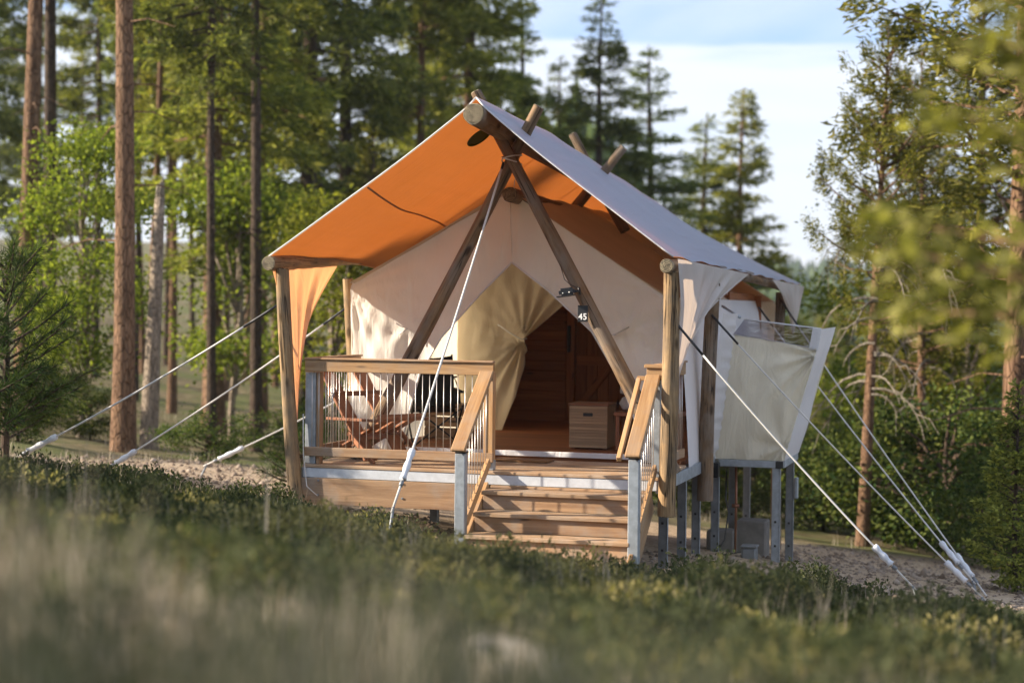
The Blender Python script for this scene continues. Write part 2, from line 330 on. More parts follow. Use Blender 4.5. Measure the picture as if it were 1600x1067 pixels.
def log(name, p0, p1, ra, rb, mat, parent, seed=0, ends=True):
    """debarked pole, local Z along it, with slight wobble; sawn ends are sub-parts"""
    p0, p1 = Vector(p0), Vector(p1); z = p1-p0; ln = z.length; z.normalize(); x = z.orthogonal().normalized(); y = z.cross(x)
    rs = np.random.default_rng(seed+11); n = 18; rings = max(6, int(ln/.22))
    V = []; F = []; bend = rs.normal(0, .006, 2)*ln
    ph = rs.uniform(0, 6.28, 6)
    for i in range(rings+1):
        t = i/rings; r = ra+(rb-ra)*t; r *= 1+.035*math.sin(7*t*ln/2+ph[0])*rs.uniform(.3, 1)
        cx, cyy = bend[0]*math.sin(math.pi*t), bend[1]*math.sin(math.pi*t)
        for k in range(n):
            a = 2*math.pi*k/n; rr = r*(1+.03*math.sin(3*a+ph[1]+2*t)+.022*math.sin(5*a+ph[2]-3*t)+rs.normal(0, .008))
            V.append((cx+rr*math.cos(a), cyy+rr*math.sin(a), t*ln))
    for i in range(rings):
        for k in range(n):
            k2 = (k+1) % n; F.append((i*n+k, i*n+k2, (i+1)*n+k2, (i+1)*n+k))
    me = bpy.data.meshes.new(name); me.from_pydata(V, [], F); me.materials.append(mat); me.polygons.foreach_set('use_smooth', [True]*len(F))
    o = bpy.data.objects.new(name, me); col.objects.link(o)
    mw = Matrix(((x.x, y.x, z.x, p0.x), (x.y, y.y, z.y, p0.y), (x.z, y.z, z.z, p0.z), (0, 0, 0, 1))); place(o, parent, mw)
    if ends:
        for e in (0, rings):
            ring = V[e*n:(e+1)*n]; cx = sum(v[0] for v in ring)/n; cyy = sum(v[1] for v in ring)/n; s = -1 if e == 0 else 1
            mid = [(cx+(v[0]-cx)*.93, cyy+(v[1]-cyy)*.93, v[2]+s*.006) for v in ring]; inn = [(cx+(v[0]-cx)*.5, cyy+(v[1]-cyy)*.5, v[2]+s*.008) for v in ring]
            vv = list(ring)+mid+inn+[(cx, cyy, ring[0][2]+s*.008)]; ff = []
            for q in (0, 1):
                for k in range(n):
                    k2 = (k+1) % n; f = (q*n+k, q*n+k2, (q+1)*n+k2, (q+1)*n+k); ff.append(f if s > 0 else f[::-1])
            for k in range(n):
                f = (2*n+k, 2*n+(k+1) % n, 3*n); ff.append(f if s > 0 else f[::-1])
            m2 = bpy.data.meshes.new('log_end'); m2.from_pydata(vv, [], ff); m2.materials.append(endg)
            e_o = bpy.data.objects.new('log_end', m2); col.objects.link(e_o); e_o.parent = o
    return o
def sheet(name, fn, nu, nv, mat, parent, keep=None):
    """cloth: fn(u, v) -> point, u and v in 0..1"""
    V = [tuple(fn(i/nu, j/nv)) for j in range(nv+1) for i in range(nu+1)]; F = []
    for j in range(nv):
        for i in range(nu):
            a = j*(nu+1)+i; f = (a, a+1, a+nu+2, a+nu+1)
            if keep and not keep((i+.5)/nu, (j+.5)/nv): continue
            F.append(f)
    me = bpy.data.meshes.new(name); me.from_pydata(V, [], F); return link(name, me, mat, parent, True)
def lerp(a, b, t): return a+(b-a)*t
def poly(pts, t):
    """point at parameter t along a polyline given as [(t, x, z, ...)]"""
    for a, b in zip(pts[:-1], pts[1:]):
        if t <= b[0]: s = (t-a[0])/(b[0]-a[0]); return tuple(lerp(x, y, s) for x, y in zip(a[1:], b[1:]))
    return pts[-1][1:]
def sstep(a, b, x): t = np.clip((x-a)/(b-a), 0, 1); return t*t*(3-2*t)

# ------------------------------------------------------------------ ground
def fbm(X, Y, s, seed=0):
    r = np.random.default_rng(seed+3); z = 0; amp = 1
    for k in range(5):
        a = r.uniform(0, 6.28, 4); f = (1.7**k)/s
        z = z + amp*(np.sin((X*math.cos(a[0])+Y*math.sin(a[0]))*f*2+a[1])*np.sin((X*math.cos(a[2]+1.3)+Y*math.sin(a[2]+1.3))*f*2+a[3])); amp *= .55
    return z
def ground(X, Y):
    X = np.asarray(X, float); Y = np.asarray(Y, float)
    Xc = 40*np.tanh(X/40); Yc = 40*np.tanh(Y/40)
    z = .33-.097*Xc-.11*Yc + .023*np.clip(-1-Y, 0, 30)
    z = z - .20*np.exp(-((X-3.3)/2.0)**2-((Y+1.3)/1.8)**2) + .12*np.exp(-((X-6.3)**2+(Y+14.6)**2)/3.0**2)
    d = np.hypot(X-6.9, Y+15.6); ang = np.degrees(np.arctan2(X-6.9, Y+15.6))
    wv = sstep(-14, -9, ang)*sstep(140, 60, np.abs(ang))
    z = z + (1-wv)*.045*np.clip(d-34, 0, 400)*sstep(-90, -60, ang) - wv*26*sstep(38, 230, d)
    z = z + wv*sstep(300, 1000, d)*(34+6*fbm(X, Y, 160, 4)) + sstep(1500, 3800, d)*(74+18*fbm(X, Y, 900, 9))
    z = z + .035*fbm(X, Y, 2.2, 1) * sstep(0, 3, d) + .25*fbm(X, Y, 14, 2)*sstep(22, 60, d)
    return z
def gz(x, y): return float(ground(x, y))
rr = np.concatenate([np.linspace(.0, 30, 121), 30*np.exp(np.linspace(0, math.log(6000/30), 90))[1:]])
aa = np.linspace(0, 2*math.pi, 289)[:-1]
PX = 4+np.outer(rr, np.sin(aa)); PY = -6+np.outer(rr, np.cos(aa))
GV = np.stack([PX, PY, ground(PX, PY)], -1).reshape(-1, 3); na = len(aa)
i, k = np.meshgrid(np.arange(len(rr)-1), np.arange(na), indexing='ij'); k2 = (k+1) % na
GF = np.stack([i*na+k, (i+1)*na+k, (i+1)*na+k2, i*na+k2], -1).reshape(-1, 4)[:, ::-1]
def groundmat():
    m, t, o = newmat('ground_earth'); tc = N(t, 'ShaderNodeTexCoord'); s = N(t, 'ShaderNodeSeparateXYZ'); L(t, tc.outputs['Object'], s.inputs[0])
    v = tc.outputs['Object']
    big = noise(t, v, .35, 5, .6); mid = noise(t, v, 2.5, 6, .65); fine = noise(t, v, 26, 5, .7)
    duff = ramp(t, mid, [(.3, (.07, .055, .03)), (.5, (.14, .115, .06)), (.7, (.27, .21, .125))])
    green = mixc(t, MR(t, big, .44, .62, 0, .8), duff, (.10, .12, .035))
    vo = N(t, 'ShaderNodeTexVoronoi'); vo.inputs['Scale'].default_value = 34; L(t, v, vo.inputs['Vector'])
    grav = ramp(t, M(t, 'ADD', M(t, 'MULTIPLY', vo.outputs['Color'], .45), M(t, 'MULTIPLY', mid, .55)), [(.25, (.22, .155, .10)), (.5, (.44, .33, .225)), (.8, (.60, .49, .36))])
    e = M(t, 'MULTIPLY', M(t, 'SUBTRACT', mid, .5), 1.6)
    yy = M(t, 'ADD', s.outputs['Y'], e); xx = M(t, 'ADD', s.outputs['X'], e)
    # the gravel pad under and round the tent and the track that leaves it to the right
    pad = M(t, 'MULTIPLY', M(t, 'MULTIPLY', MR(t, yy, -.7, .1), MR(t, yy, 10.5, 8.5)), MR(t, xx, -5.2, -4.2))
    fac = M(t, 'MULTIPLY', pad, MR(t, fine, .2, .45, .75, 1))
    c = mixc(t, fac, green, grav)
    b = N(t, 'ShaderNodeBsdfPrincipled'); L(t, c, b.inputs['Base Color']); b.inputs['Roughness'].default_value = .95; b.inputs['Specular IOR Level'].default_value = .15
    L(t, bump(t, M(t, 'ADD', fine, mid), .6, .05), b.inputs['Normal']); L(t, b.outputs[0], o.inputs[0]); return m
g_o = link('ground', np_mesh('ground', GV, GF), groundmat(), None, True); tag(g_o, 'sloping forest ground with duff and a tan gravel pad round the tent', kind='structure')

# ------------------------------------------------------------------ the deck
DZ = .76
deck = empty('wooden_deck', (1.9, 1.0, gz(1.9, 1.0)), 'cedar deck on steel legs with railing and steps in front of the tent', 'deck')
XL, XR = .15, 3.69
yy = -.02
while yy < 1.36:
    abox('deck_board', XL+rng.uniform(-.006, .006), XR+rng.uniform(-.006, .006), yy, yy+.134, DZ-.028, DZ+rng.uniform(-.0015, .0015), deckwood, deck); yy += .14
yy = 1.44
while yy < 7.0:
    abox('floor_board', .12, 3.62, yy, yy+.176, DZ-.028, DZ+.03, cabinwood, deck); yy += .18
abox('rim_joist', XL+.01, XR-.01, -.012, .018, DZ-.125, DZ-.031, fascia_m, deck)
abox('side_joist', XR-.03, XR+.02, .02, 2.95, DZ-.15, DZ-.031, steel, deck)
abox('side_joist', XL-.02, XL+.03, .02, 6.9, DZ-.15, DZ-.031, steel, deck)
abox('cross_joist', XL+.04, XR-.04, 2.0, 2.05, DZ-.15, DZ-.03, steel_dark, deck)
abox('skirt_board', XL-.005, 2.0, -.03, .008, DZ-.385, DZ-.13, cedar_worn, deck)
for bx in (.33, 1.2):
    for bz in (.44, .58): abox('bolt', bx-.009, bx+.009, -.04, -.028, DZ-.76+bz+.02, DZ-.76+bz+.038, steel_dark, deck, .002)
def leg(x, y, ztop, mat=steel_dark, wd=.085, dp=.075):
    zb = gz(x, y)-.12
    l = abox('leg', x-wd/2, x+wd/2, y-dp/2, y+dp/2, zb, ztop, mat, deck, .006)
    abox('flange', x+wd/2+.001, x+wd/2+.010, y-dp/2-.012, y-dp/2+.004, zb, ztop-.01, steel, l, .002)
    for bz in (.16, .42):
        if zb+bz+.2 < ztop: abox('bolt', x-.012, x+.012, y-dp/2-.014, y-dp/2-.001, zb+bz+.12, zb+bz+.144, black, l, .003)
    return l
for x, y in ((3.62, .62), (3.62, 1.55), (3.60, 2.45), (1.0, 1.5), (1.62, 1.6), (.25, 1.7), (.25, 5.5), (3.5, 6.6)): leg(x, y, DZ-.15)
leg(3.70, 3.05, .66); leg(3.72, 4.1, .66); leg(4.36, 3.06, .66, steel); leg(4.37, 4.12, .66)
# bay platform frame
abox('bay_beam', 3.74, 4.44, 2.99, 3.04, .615, .69, steel, deck); abox('bay_beam', 4.40, 4.45, 3.06, 4.2, .615, .69, steel, deck)
abox('bay_beam', 3.66, 3.71, 3.06, 4.3, .615, .69, steel, deck); abox('bay_floor', 3.72, 4.44, 3.05, 4.2, .692, .72, deckwood, deck)
abox('black_box', 3.64, 3.76, 2.86, 2.98, .50, .66, black, deck)
abox('beam_cap', 4.36, 4.442, 2.972, 2.988, .612, .69, black, deck)
# railing builder
def railing(name, A, B, ztop, zrail, ncount, gap_x=None):
    r = empty(name, ((A[0]+B[0])/2, (A[1]+B[1])/2, DZ)); r.parent = deck
    r.matrix_basis = deck.matrix_basis.inverted() @ Matrix.Translation(r.location)
    A3 = lambda z: (A[0], A[1], z); B3 = lambda z: (B[0], B[1], z)
    board('top_rail', A3(ztop-.075), B3(ztop-.075), .118, .038, cedar, r)
    board('rail_cap', A3(ztop-.007), B3(ztop-.007), .020, .075, cedar_worn, r)
    board('bottom_rail', A3(zrail), B3(zrail), .088, .036, cedar_worn, r)
    for k in range(ncount):
        t = (k+1)/(ncount+1); x = lerp(A[0], B[0], t); y = lerp(A[1], B[1], t)
        tube('baluster', [(x, y, zrail+.03), (x, y, ztop-.12)], .0040, rod_m, r, 6)
    return r
rl = railing('railing', (.16, .03), (2.09, .03), 1.80, .885, 26)
abox('post', .145, .255, .06, .15, DZ+.002, 1.66, steel, rl); abox('post', .262, .30, .06, .15, DZ+.002, 1.66, cedar_worn, rl)
abox('post', 1.985, 2.075, .055, .145, DZ+.10, 1.69, cedar, rl); abox('post', 1.99, 2.08, .06, .15, DZ+.002, DZ+.098, steel, rl)
rs_ = railing('railing', (.20, .17), (.20, 1.36), 1.80, .885, 16)
rr_ = railing('railing', (3.66, .09), (3.66, 1.36), 1.80, .885, 16)
abox('post', 3.57, 3.75, .0, .08, 1.66, 1.765, cedar, rr_); abox('post_cap', 3.55, 3.76, -.02, .085, 1.767, 1.80, cedar, rr_)
abox('post', 3.62, 3.70, .005, .075, DZ+.002, 1.658, steel, rr_)
# stairs
st = empty('staircase', (2.85, -.5, DZ)); st.parent = deck; st.matrix_basis = deck.matrix_basis.inverted() @ Matrix.Translation((2.85, -.5, DZ))
SX0, SX1 = 2.08, 3.60; RISE = (.155, .33, .505, .68); GO = .25
for k, dz in enumerate(RISE):
    z = DZ-dz; y1 = -.03-GO*k; y0 = y1-GO-.025
    abox('tread', SX0, SX1, y0, y1-.001, z-.036, z, deckwood, st)
    abox('riser', SX0+.005, SX1-.005, y1-GO+.012, y1-GO+.035, z-.175, z-.037, cedar_worn, st)
abox('riser', SX0+.005, SX1-.005, -.031, -.0125, DZ-.155, DZ-.128, cedar_worn, st)
for x in (SX0-.022, SX1+.022):
    board('stringer', (x, .0, DZ-.20), (x, -1.12, DZ-.20-.70*1.12), .26, .038, cedar, st)
for x in (2.03, 3.635):
    abox('post', x-.048, x+.048, -.80, -.71, gz(x, -.75)-.15, .985, steel, st, .006)
    abox('post_plate', x-.05, x+.05, -.79, -.70, .988, 1.004, black, st, .002)
    b = board('handrail', (x, .0, 1.70), (x, -.86, 1.035-.02), .038, .14, cedar, st, up=(0, .6, .8), bev=.01)
    for k in range(7):
        t = (k+.7)/7.6; y = -.05-.64*t
        tube('baluster', [(x+.03, y, DZ+.10-.70*(-y)), (x+.03, y, 1.66+.79*y)], .0040, rod_m, st, 6)
    board('lower_rail', (x+.03, -.02, DZ+.09), (x+.03, -.70, DZ+.09-.49), .085, .035, cedar, st)
gx = 3.50
board('grab_rail', (gx, -.0, 1.66), (gx, -.80, .985), .05, .04, cedar, st, up=(0, .6, .8)); abox('grab_rail_return', gx-.02, 3.56, .004, .045, 1.65, 1.69, cedar, st)
for t in (.25, .85): tube('bracket', [(gx+.01, -.8*t, 1.66-.675*t-.03), (gx+.06, -.8*t, 1.64-.675*t-.03), (gx+.09, -.8*t, 1.66-.675*t-.02)], .006, black, st, 6)

# ------------------------------------------------------------------ the tent
tent = empty('safari_tent', (1.9, 4.5, DZ), 'large safari tent with grey fly, orange underside and log poles on the cedar deck', 'tent')
RID = [(-.30, 4.235), (0, 4.225), (2.4, 4.16), (4.25, 4.03), (7.3, 3.82), (9.35, 3.66)]
def ridz(y): return float(np.interp(y, [a for a, b in RID], [b for a, b in RID]))
EY0, EY1 = -.17, 9.3
def eavez(y): return 2.79-.012*y
def flypt(u, side, off=0.0):
    pass
def fly(side, off):
    xr = 1.98; xe = -.15 if side < 0 else 3.84
    def f(u, v):
        yr = lerp(-.27, 9.35, u); ye = lerp(EY0, EY1, u); y = lerp(yr, ye, v)
        z = lerp(ridz(yr), eavez(ye), v); x = lerp(xr, xe, v)
        sag = -.055*math.sin(math.pi*v)*(.55+.45*math.sin(math.pi*min(1, u*2.2))) - .02*math.sin(math.pi*v)*math.sin(u*9.4)**2
        wr = .008*math.sin(u*60+v*5)*v*v + .006*math.sin(u*31+2*v) + .006*math.sin(u*17-6*v)*math.sin(math.pi*v)
        if v < .06: sag += .03*(1-v/.06)**2
        return (x, y, z+sag+wr-off)
    return f
pole_holes = None
for side in (-1, 1):
    nu, nv = 70, 22
    sheet('fly_panel', fly(side, 0), nu, nv, fly_top, tent)
    sheet('fly_lining', lambda u, v, s=side: fly(s, .012)(min(max(u, .0015), .9985), min(max(v, .004), .996)), nu, nv, fly_under, tent)
    f = fly(side, .004); tube('hem', [f(0, j/24) for j in range(25)], .008, canvas_white, tent, 6)
for side in (-1, 1):
    for us in (.30, .52, .74): sheet('seam', lambda u, v, s=side, q=us: fly(s, -.006)(q+.0028*v, .01+.98*u), 24, 1, fly_top, tent)
def strap(u, v):  # course of the shadow ribbon under the left lining
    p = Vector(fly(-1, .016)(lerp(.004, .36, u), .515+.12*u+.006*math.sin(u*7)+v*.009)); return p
sheet('strap_shadow', strap, 20, 1, darkwood, tent)  # dark ribbon in place of the shadow of a strap lying on top
# logs
log('ridge_log', (1.98, -.34, 4.10), (1.98, 9.3, 3.53), .10, .085, logwood, tent, 1)
log('eave_log', (-.13, -.22, 2.715), (-.11, 9.35, 2.62), .072, .06, logpale, tent, 2)
log('eave_log', (3.79, -.22, 2.700), (3.76, 9.4, 2.58), .066, .062, logwood, tent, 3)
log('inner_ridge_log', (1.9, 1.12, 3.45), (1.9, 9.0, 3.40), .078, .07, logwood, tent, 4)
tl = at(441, 425, -.06); bl = at(464, 790, -.06)
log('post', (bl.x, bl.y, gz(bl.x, bl.y)-.15), (tl.x, tl.y, 2.66), .070, .066, logpale, tent, 5)
tr_ = at(1049, 420, -.07); br = at(1036, 800, -.07)
log('post', (br.x+.03, br.y, .42), (tr_.x, tr_.y, 2.645), .083, .072, logpale, tent, 6)
log('post', (.02, 1.75, DZ), (-.10, 1.75, 2.6), .06, .055, logpale, tent, 7)
log('post', (3.745, 2.18, .33), (3.80, 2.18, 2.58), .082, .07, logwood, tent, 8)
log('post', (3.75, 7.6, gz(3.75, 7.6)-.1), (3.77, 7.6, 2.55), .07, .065, logwood, tent, 9)
log('post', (-.1, 8.6, gz(-.1, 8.6)-.1), (-.13, 8.6, 2.6), .07, .065, logwood, tent, 10)
def xpole(bx, by, tip, bz, seed, tipz, y0, r=(.078, .066)):
    return log('crossed_pole', (bx, y0, bz), (tip[0], y0+by, tipz), r[0], r[1], logwood, tent, seed)
log('crossed_pole', (.42, .74, DZ), (2.315, .70, 4.275), .080, .055, logwood, tent, 21)
log('crossed_pole', (3.72, .58, DZ-.02), (1.70, .60, 4.42), .082, .053, logwood, tent, 22)
log('crossed_pole', (1.74, 4.28, 3.47), (2.36, 4.24, 4.20), .066, .052, logwood, tent, 23)
log('crossed_pole', (2.42, 4.12, 3.22), (1.76, 4.16, 4.36), .064, .050, logwood, tent, 24)
tube('lashing', [(2.06+.09*math.cos(a), .65+.17*math.sin(a), 3.76+.05*math.sin(a*.5+1)) for a in np.linspace(0, 25, 60)], .007, ropemat, tent, 5)
tube('roof_vent_rim', [fly(-1, .016)(.098+.016*math.sin(a), .125+.05*math.cos(a)) for a in np.linspace(0, 6.2832, 25)], .012, fol_bush, tent, 6)
sheet('roof_vent', lambda u, v: fly(-1, .018)(.098+.015*v*math.sin(u*6.2832), .125+.047*v*math.cos(u*6.2832)), 24, 3, fol_bush, tent)
# side curtains of the fly, arched between the posts
def curtain(name, x, ya, yb, tail, bow, utail):
    """gathered cloth between a stretch of eave and its low tail; the free edge bows inwards"""
    T_ = Vector(tail)
    def f(u, v):
        y = lerp(ya, yb, u); top = Vector((x, y, eavez(y)-.02)); p = lerp(top, T_, v*.985)
        s = math.sin(math.pi*v)
        p.y += bow*s*((u-utail)*abs(u-utail) if True else 0)
        p.x += (.030*math.sin(u*24+1)+.016*math.sin(u*43))*min(1, v*3)*(1-.75*v) + .03*s
        p.z += .02*s*math.sin(u*3.1)
        return p
    return sheet(name, f, 60, 30, curtain_m if x < 0 else curtain_r, tent)
curtain('side_curtain', -.16, -.14, 1.62, (.07, .02, 1.17), -.42, 0)
curtain('side_curtain', 3.875, -.14, 4.1, (3.80, .06, 1.50), -1.25, 0)
curtain('side_curtain', 3.875, 6.0, 9.28, (3.86, 8.2, 1.98), -.55, .62)
curtain('side_curtain', -.16, 5.4, 9.2, (.0, 8.2, 1.9), -.5, .6)
# inner tent: front canvas with an A-shaped doorway
YC = 1.40
def pc(px, py, Y=YC): p = at(px, py, Y); return (p.x, p.z)
def flap(name, outer, inner, Y, mat, ties, depth=.0, nu=48, nv=60, amp=.022):
    """panel ruled between an outer edge and the doorway edge; both are [(t, x, z)]"""
    def f(u, v):
        xo, zo = poly(outer, v); xi, zi = poly(inner, v)
        x = lerp(xo, xi, u); z = lerp(zo, zi, u); y = Y
        for tx, tz, k, a, *mk in ties:
            dx, dz = x-tx, z-tz; r = math.hypot(dx, dz)+1e-6; an = math.atan2(dz, dx)
            w = math.exp(-(r/.85)**2)*min(1, r/.12)
            if mk: w *= .15+max(0, math.cos(an-R(48)))**3+max(0, math.cos(an+R(105)))**3
            y += a*math.sin(k*an)*w
            y -= .025*math.exp(-(r/.09)**2)
        y += amp*.8*math.sin(9*x+2*z)*math.sin(2.1*z+x) + .006*math.sin(31*x-9*z)*math.sin(5*z+2*x)
        y += depth*u*u
        y += amp*math.sin(x*22+.6*math.sin(z*3))*max(0, 1.9-z)*.55
        return (x, y, z)
    return sheet(name, f, nu, nv, mat, tent)
pk = pc(797, 300); dpk = pc(800, 410)
oL = [(0, *pk), (.22, *lerp(Vector(pk), Vector(pc(548, 447)), .45)), (.42, *pc(548, 447)), (1, pc(548, 447)[0]+.01, DZ+.01)]
iL = [(0, *pk), (.22, *dpk), (.32, *pc(752, 458)), (.45, *pc(690, 527)), (.6, *pc(656, 585)), (.8, *pc(640, 643)), (1, pc(624, 700)[0], DZ+.01)]
tieL = pc(638, 512)
flap('front_canvas', oL, iL, YC, canvas, [(tieL[0], tieL[1], 6, .010), (*pc(548, 447), 22, .014)])
oRm = pc(1050, 470)
oR = [(0, *pk), (.22, *lerp(Vector(pk), Vector(oRm), .45)), (.42, *oRm), (1, oRm[0]+.02, DZ+.01)]
iR = [(0, *pk), (.22, *dpk), (.34, *pc(858, 455)), (.48, *pc(925, 518)), (.64, *pc(972, 600)), (.8, *pc(992, 655)), (1, pc(1006, 705)[0], DZ+.01)]
tieR = pc(975, 512)
flap('front_canvas', oR, iR, YC+.012, canvas, [(tieR[0], tieR[1], 7, .016), (*oRm, 22, .014)])
for nm, pts in (('doorway_hem', iL[1:]), ('doorway_hem', iR[1:])):
    tube(nm, [(*( (p[1], YC-.012, p[2]) ),) for p in pts], .011, canvas_white, tent, 6)
for a, b, c in ((pc(622, 505), pc(640, 513), pc(628, 522)), (pc(948, 527), pc(985, 511), pc(962, 524))):
    tube('tie_rope', [(a[0], YC-.06, a[1]), (lerp(a[0], b[0], .5), YC-.05, lerp(a[1], b[1], .5)-.01), (b[0], YC-.06, b[1]), (c[0], YC-.075, c[1])], .007, ropemat, tent, 6)
eL, eR = pc(548, 447), oRm
def iroof(x0, z0):
    def f(u, v):
        y = lerp(1.33, 8.9, u); return (lerp(pk[0], x0, v), y, lerp(pk[1]+.03, z0+.03, v)-.05*math.sin(math.pi*v)*math.sin(math.pi*min(1, u*3+.1))+.008*math.sin(u*50))
    return f
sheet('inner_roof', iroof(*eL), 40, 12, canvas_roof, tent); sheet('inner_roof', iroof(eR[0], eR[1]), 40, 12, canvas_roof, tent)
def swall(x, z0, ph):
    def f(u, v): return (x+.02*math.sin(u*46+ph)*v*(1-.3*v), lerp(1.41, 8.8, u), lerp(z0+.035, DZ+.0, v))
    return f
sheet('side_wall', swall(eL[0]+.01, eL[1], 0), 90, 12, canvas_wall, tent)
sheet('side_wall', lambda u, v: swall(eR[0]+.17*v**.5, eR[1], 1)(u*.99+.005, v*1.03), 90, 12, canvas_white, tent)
abox('door_sill', eL[0]+.55, eR[0]-.2, 1.38, 1.42, DZ+.032, DZ+.085, canvas_white, tent)
tube('hanging_cord', [(.16, -.02, 1.25), (.165, -.03, 1.0), (.17, -.03, .85), (.22, -.06, .55), (.33, -.05, .46)], .006, ropemat, tent, 5)
tube('hanging_cord', [(1.95, 1.25, 3.95), (1.95, 1.2, 3.75), (1.93, 1.2, 3.6), (1.92, 1.2, 3.52)], .005, ropemat, tent, 5)
# tan partition deeper in
Y2 = 4.85
def p2(px, py): return pc(px, py, Y2)
p2k = p2(868, 468)
oT = [(0, .95, 3.2), (.2, .3, 2.75), (.4, .12, 2.4), (1, .12, DZ+.03)]
iT = [(0, *p2(905, 400)), (.2, *p2(888, 470)), (.36, *p2(852, 500)), (.5, *p2(820, 530)), (.6, *p2(823, 548)), (.8, *p2(806, 620)), (1, *p2(784, 672))]
tT = p2(818, 530)
flap('partition_curtain', oT, iT, Y2, canvas_tan, [(tT[0], tT[1], 19, .055, 1)], amp=.03, nu=80)
oT2 = [(0, 2.9, 3.2), (.4, 3.45, 2.4), (1, 3.45, DZ+.03)]
iT2 = [(0, *p2(905, 400)), (.2, *p2(905, 468)), (.5, 2.9, 1.95), (1, 3.1, DZ+.03)]
flap('partition_curtain', oT2, iT2, Y2, canvas_tan, [(2.9, 1.95, 13, .05)], amp=.03)
sheet('partition_gable', lambda u, v: (lerp(.95, 2.9, u), Y2+.01, lerp(lerp(3.2, 3.42, 1-abs(2*u-1)), 2.95, v)), 10, 4, canvas_tan, tent)
tube('tie_rope', [(p2(780, 507)[0], Y2-.06, p2(780, 507)[1]), (p2(800, 520)[0], Y2-.09, p2(800, 520)[1]), (tT[0], Y2-.1, tT[1]), (tT[0]+.06, Y2-.06, tT[1]+.01)], .009, canvas_white, tent, 6)
# timber cabin wall at the back
YW = 6.95
cab = empty('timber_wall', (1.6, YW, DZ)); cab.parent = tent; cab.matrix_basis = tent.matrix_basis.inverted() @ Matrix.Translation((1.6, YW, DZ))
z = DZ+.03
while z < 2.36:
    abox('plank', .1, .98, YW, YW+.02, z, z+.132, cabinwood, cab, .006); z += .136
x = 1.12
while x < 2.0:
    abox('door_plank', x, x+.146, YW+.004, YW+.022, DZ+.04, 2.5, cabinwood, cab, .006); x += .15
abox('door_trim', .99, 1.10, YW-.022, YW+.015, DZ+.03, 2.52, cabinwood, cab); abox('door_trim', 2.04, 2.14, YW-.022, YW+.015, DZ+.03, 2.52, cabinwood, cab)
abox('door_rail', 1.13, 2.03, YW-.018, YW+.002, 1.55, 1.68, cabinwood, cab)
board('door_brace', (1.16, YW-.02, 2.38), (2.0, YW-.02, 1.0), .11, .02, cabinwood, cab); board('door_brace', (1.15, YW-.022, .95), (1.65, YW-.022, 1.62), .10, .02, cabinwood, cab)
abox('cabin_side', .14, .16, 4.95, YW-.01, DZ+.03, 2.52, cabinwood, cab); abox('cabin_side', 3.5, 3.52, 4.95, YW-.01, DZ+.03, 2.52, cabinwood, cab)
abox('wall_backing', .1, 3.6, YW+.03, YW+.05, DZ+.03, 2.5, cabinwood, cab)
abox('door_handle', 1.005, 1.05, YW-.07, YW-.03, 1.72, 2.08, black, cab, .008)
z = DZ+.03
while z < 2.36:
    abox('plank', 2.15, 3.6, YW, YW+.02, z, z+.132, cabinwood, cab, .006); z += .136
# canvas bay on the right side with a clear window
bay = empty('canvas_bay', (4.1, 3.4, .7)); bay.parent = tent; bay.matrix_basis = tent.matrix_basis.inverted() @ Matrix.Translation((4.1, 3.4, .7))
YB = 3.0
def bq(a, b, c, d, u, v): return lerp(lerp(Vector(a), Vector(b), u), lerp(Vector(d), Vector(c), u), v)
TL, TR, BR, BL = at(1146, 522, YB), at(1277, 545, YB), at(1225, 720, YB), at(1112, 716, YB)
def bfront(u, v):
    p = bq(TL, TR, BR, BL, u, v); r = math.hypot(u-.9, v-.78)
    y = .034*math.sin(15*math.atan2(v-.05, u-1.02))*math.exp(-((u-1)**2+(v-.02)**2)/.35) + .035*math.sin(8*math.atan2(v-.88, u-.93)+1)*math.exp(-(r/.42)**2)*min(1, r*5)
    y += .012*math.sin(u*17+v*3) + .014*math.sin(9*u-7*v)*v*(1-u)
    return (p.x, p.y+y-.05*math.sin(math.pi*u)*math.sin(math.pi*v), p.z)
sheet('bay_front', bfront, 60, 60, canvas_pod, bay)
WL, WR = at(1163, 499, YB), at(1283, 514, YB)
sheet('window', lambda u, v: bq(WL, WR, TR, TL, u, v) + Vector((0, -.004-.01*math.sin(3*u), 0)), 16, 4, vinyl, bay)
tube('window_hem', [WL, WR], .010, canvas_white, bay, 6); tube('window_hem', [TL, TR], .008, canvas_white, bay, 6)
TRo = at(1283, 514, YB); T2 = Vector((TRo.x+.01, 4.38, TRo.z+.01)); B2 = Vector((4.45, 4.25, .69))
sheet('bay_side', lambda u, v: bq(TRo, T2, B2, BR, u, v) + Vector((.02*math.sin(7*v+u*2)*math.sin(math.pi*v), 0, 0)), 20, 30, canvas_white, bay)
sheet('bay_strip', lambda u, v: bq(at(1272, 512, YB-.004), TRo+Vector((.01, -.006, 0)), BR+Vector((.01, -.006, 0)), at(1262, 548, YB-.004), u, min(v*.22, 1)) if False else bq(at(1270, 512, YB-.012), at(1284, 514, YB-.012), at(1278, 548, YB-.012), at(1264, 546, YB-.012), u, v), 4, 6, canvas_white, bay)
sheet('bay_rear', lambda u, v: bq((3.75, 4.3, 1.78), lerp(T2, B2, .24), B2, (3.7, 4.25, .69), u, v), 10, 10, canvas_pod, bay)
def lace(u, v):
    a = at(1147, 490, YB+.02); b = at(1115, 716, YB+.02); p = lerp(a, b, v); return (p.x-.10+.14*u+.008*math.sin(v*90)*u, p.y-.02+.012*math.sin(v*60)*u-.1*(1-u), p.z)
sheet('lacing_strip', lace, 6, 60, canvas_white, bay)
tube('frame_bar', [WL+Vector((-.3, .35, .14)), WL+Vector((-.05, .02, .02))], .015, steel, bay, 8)

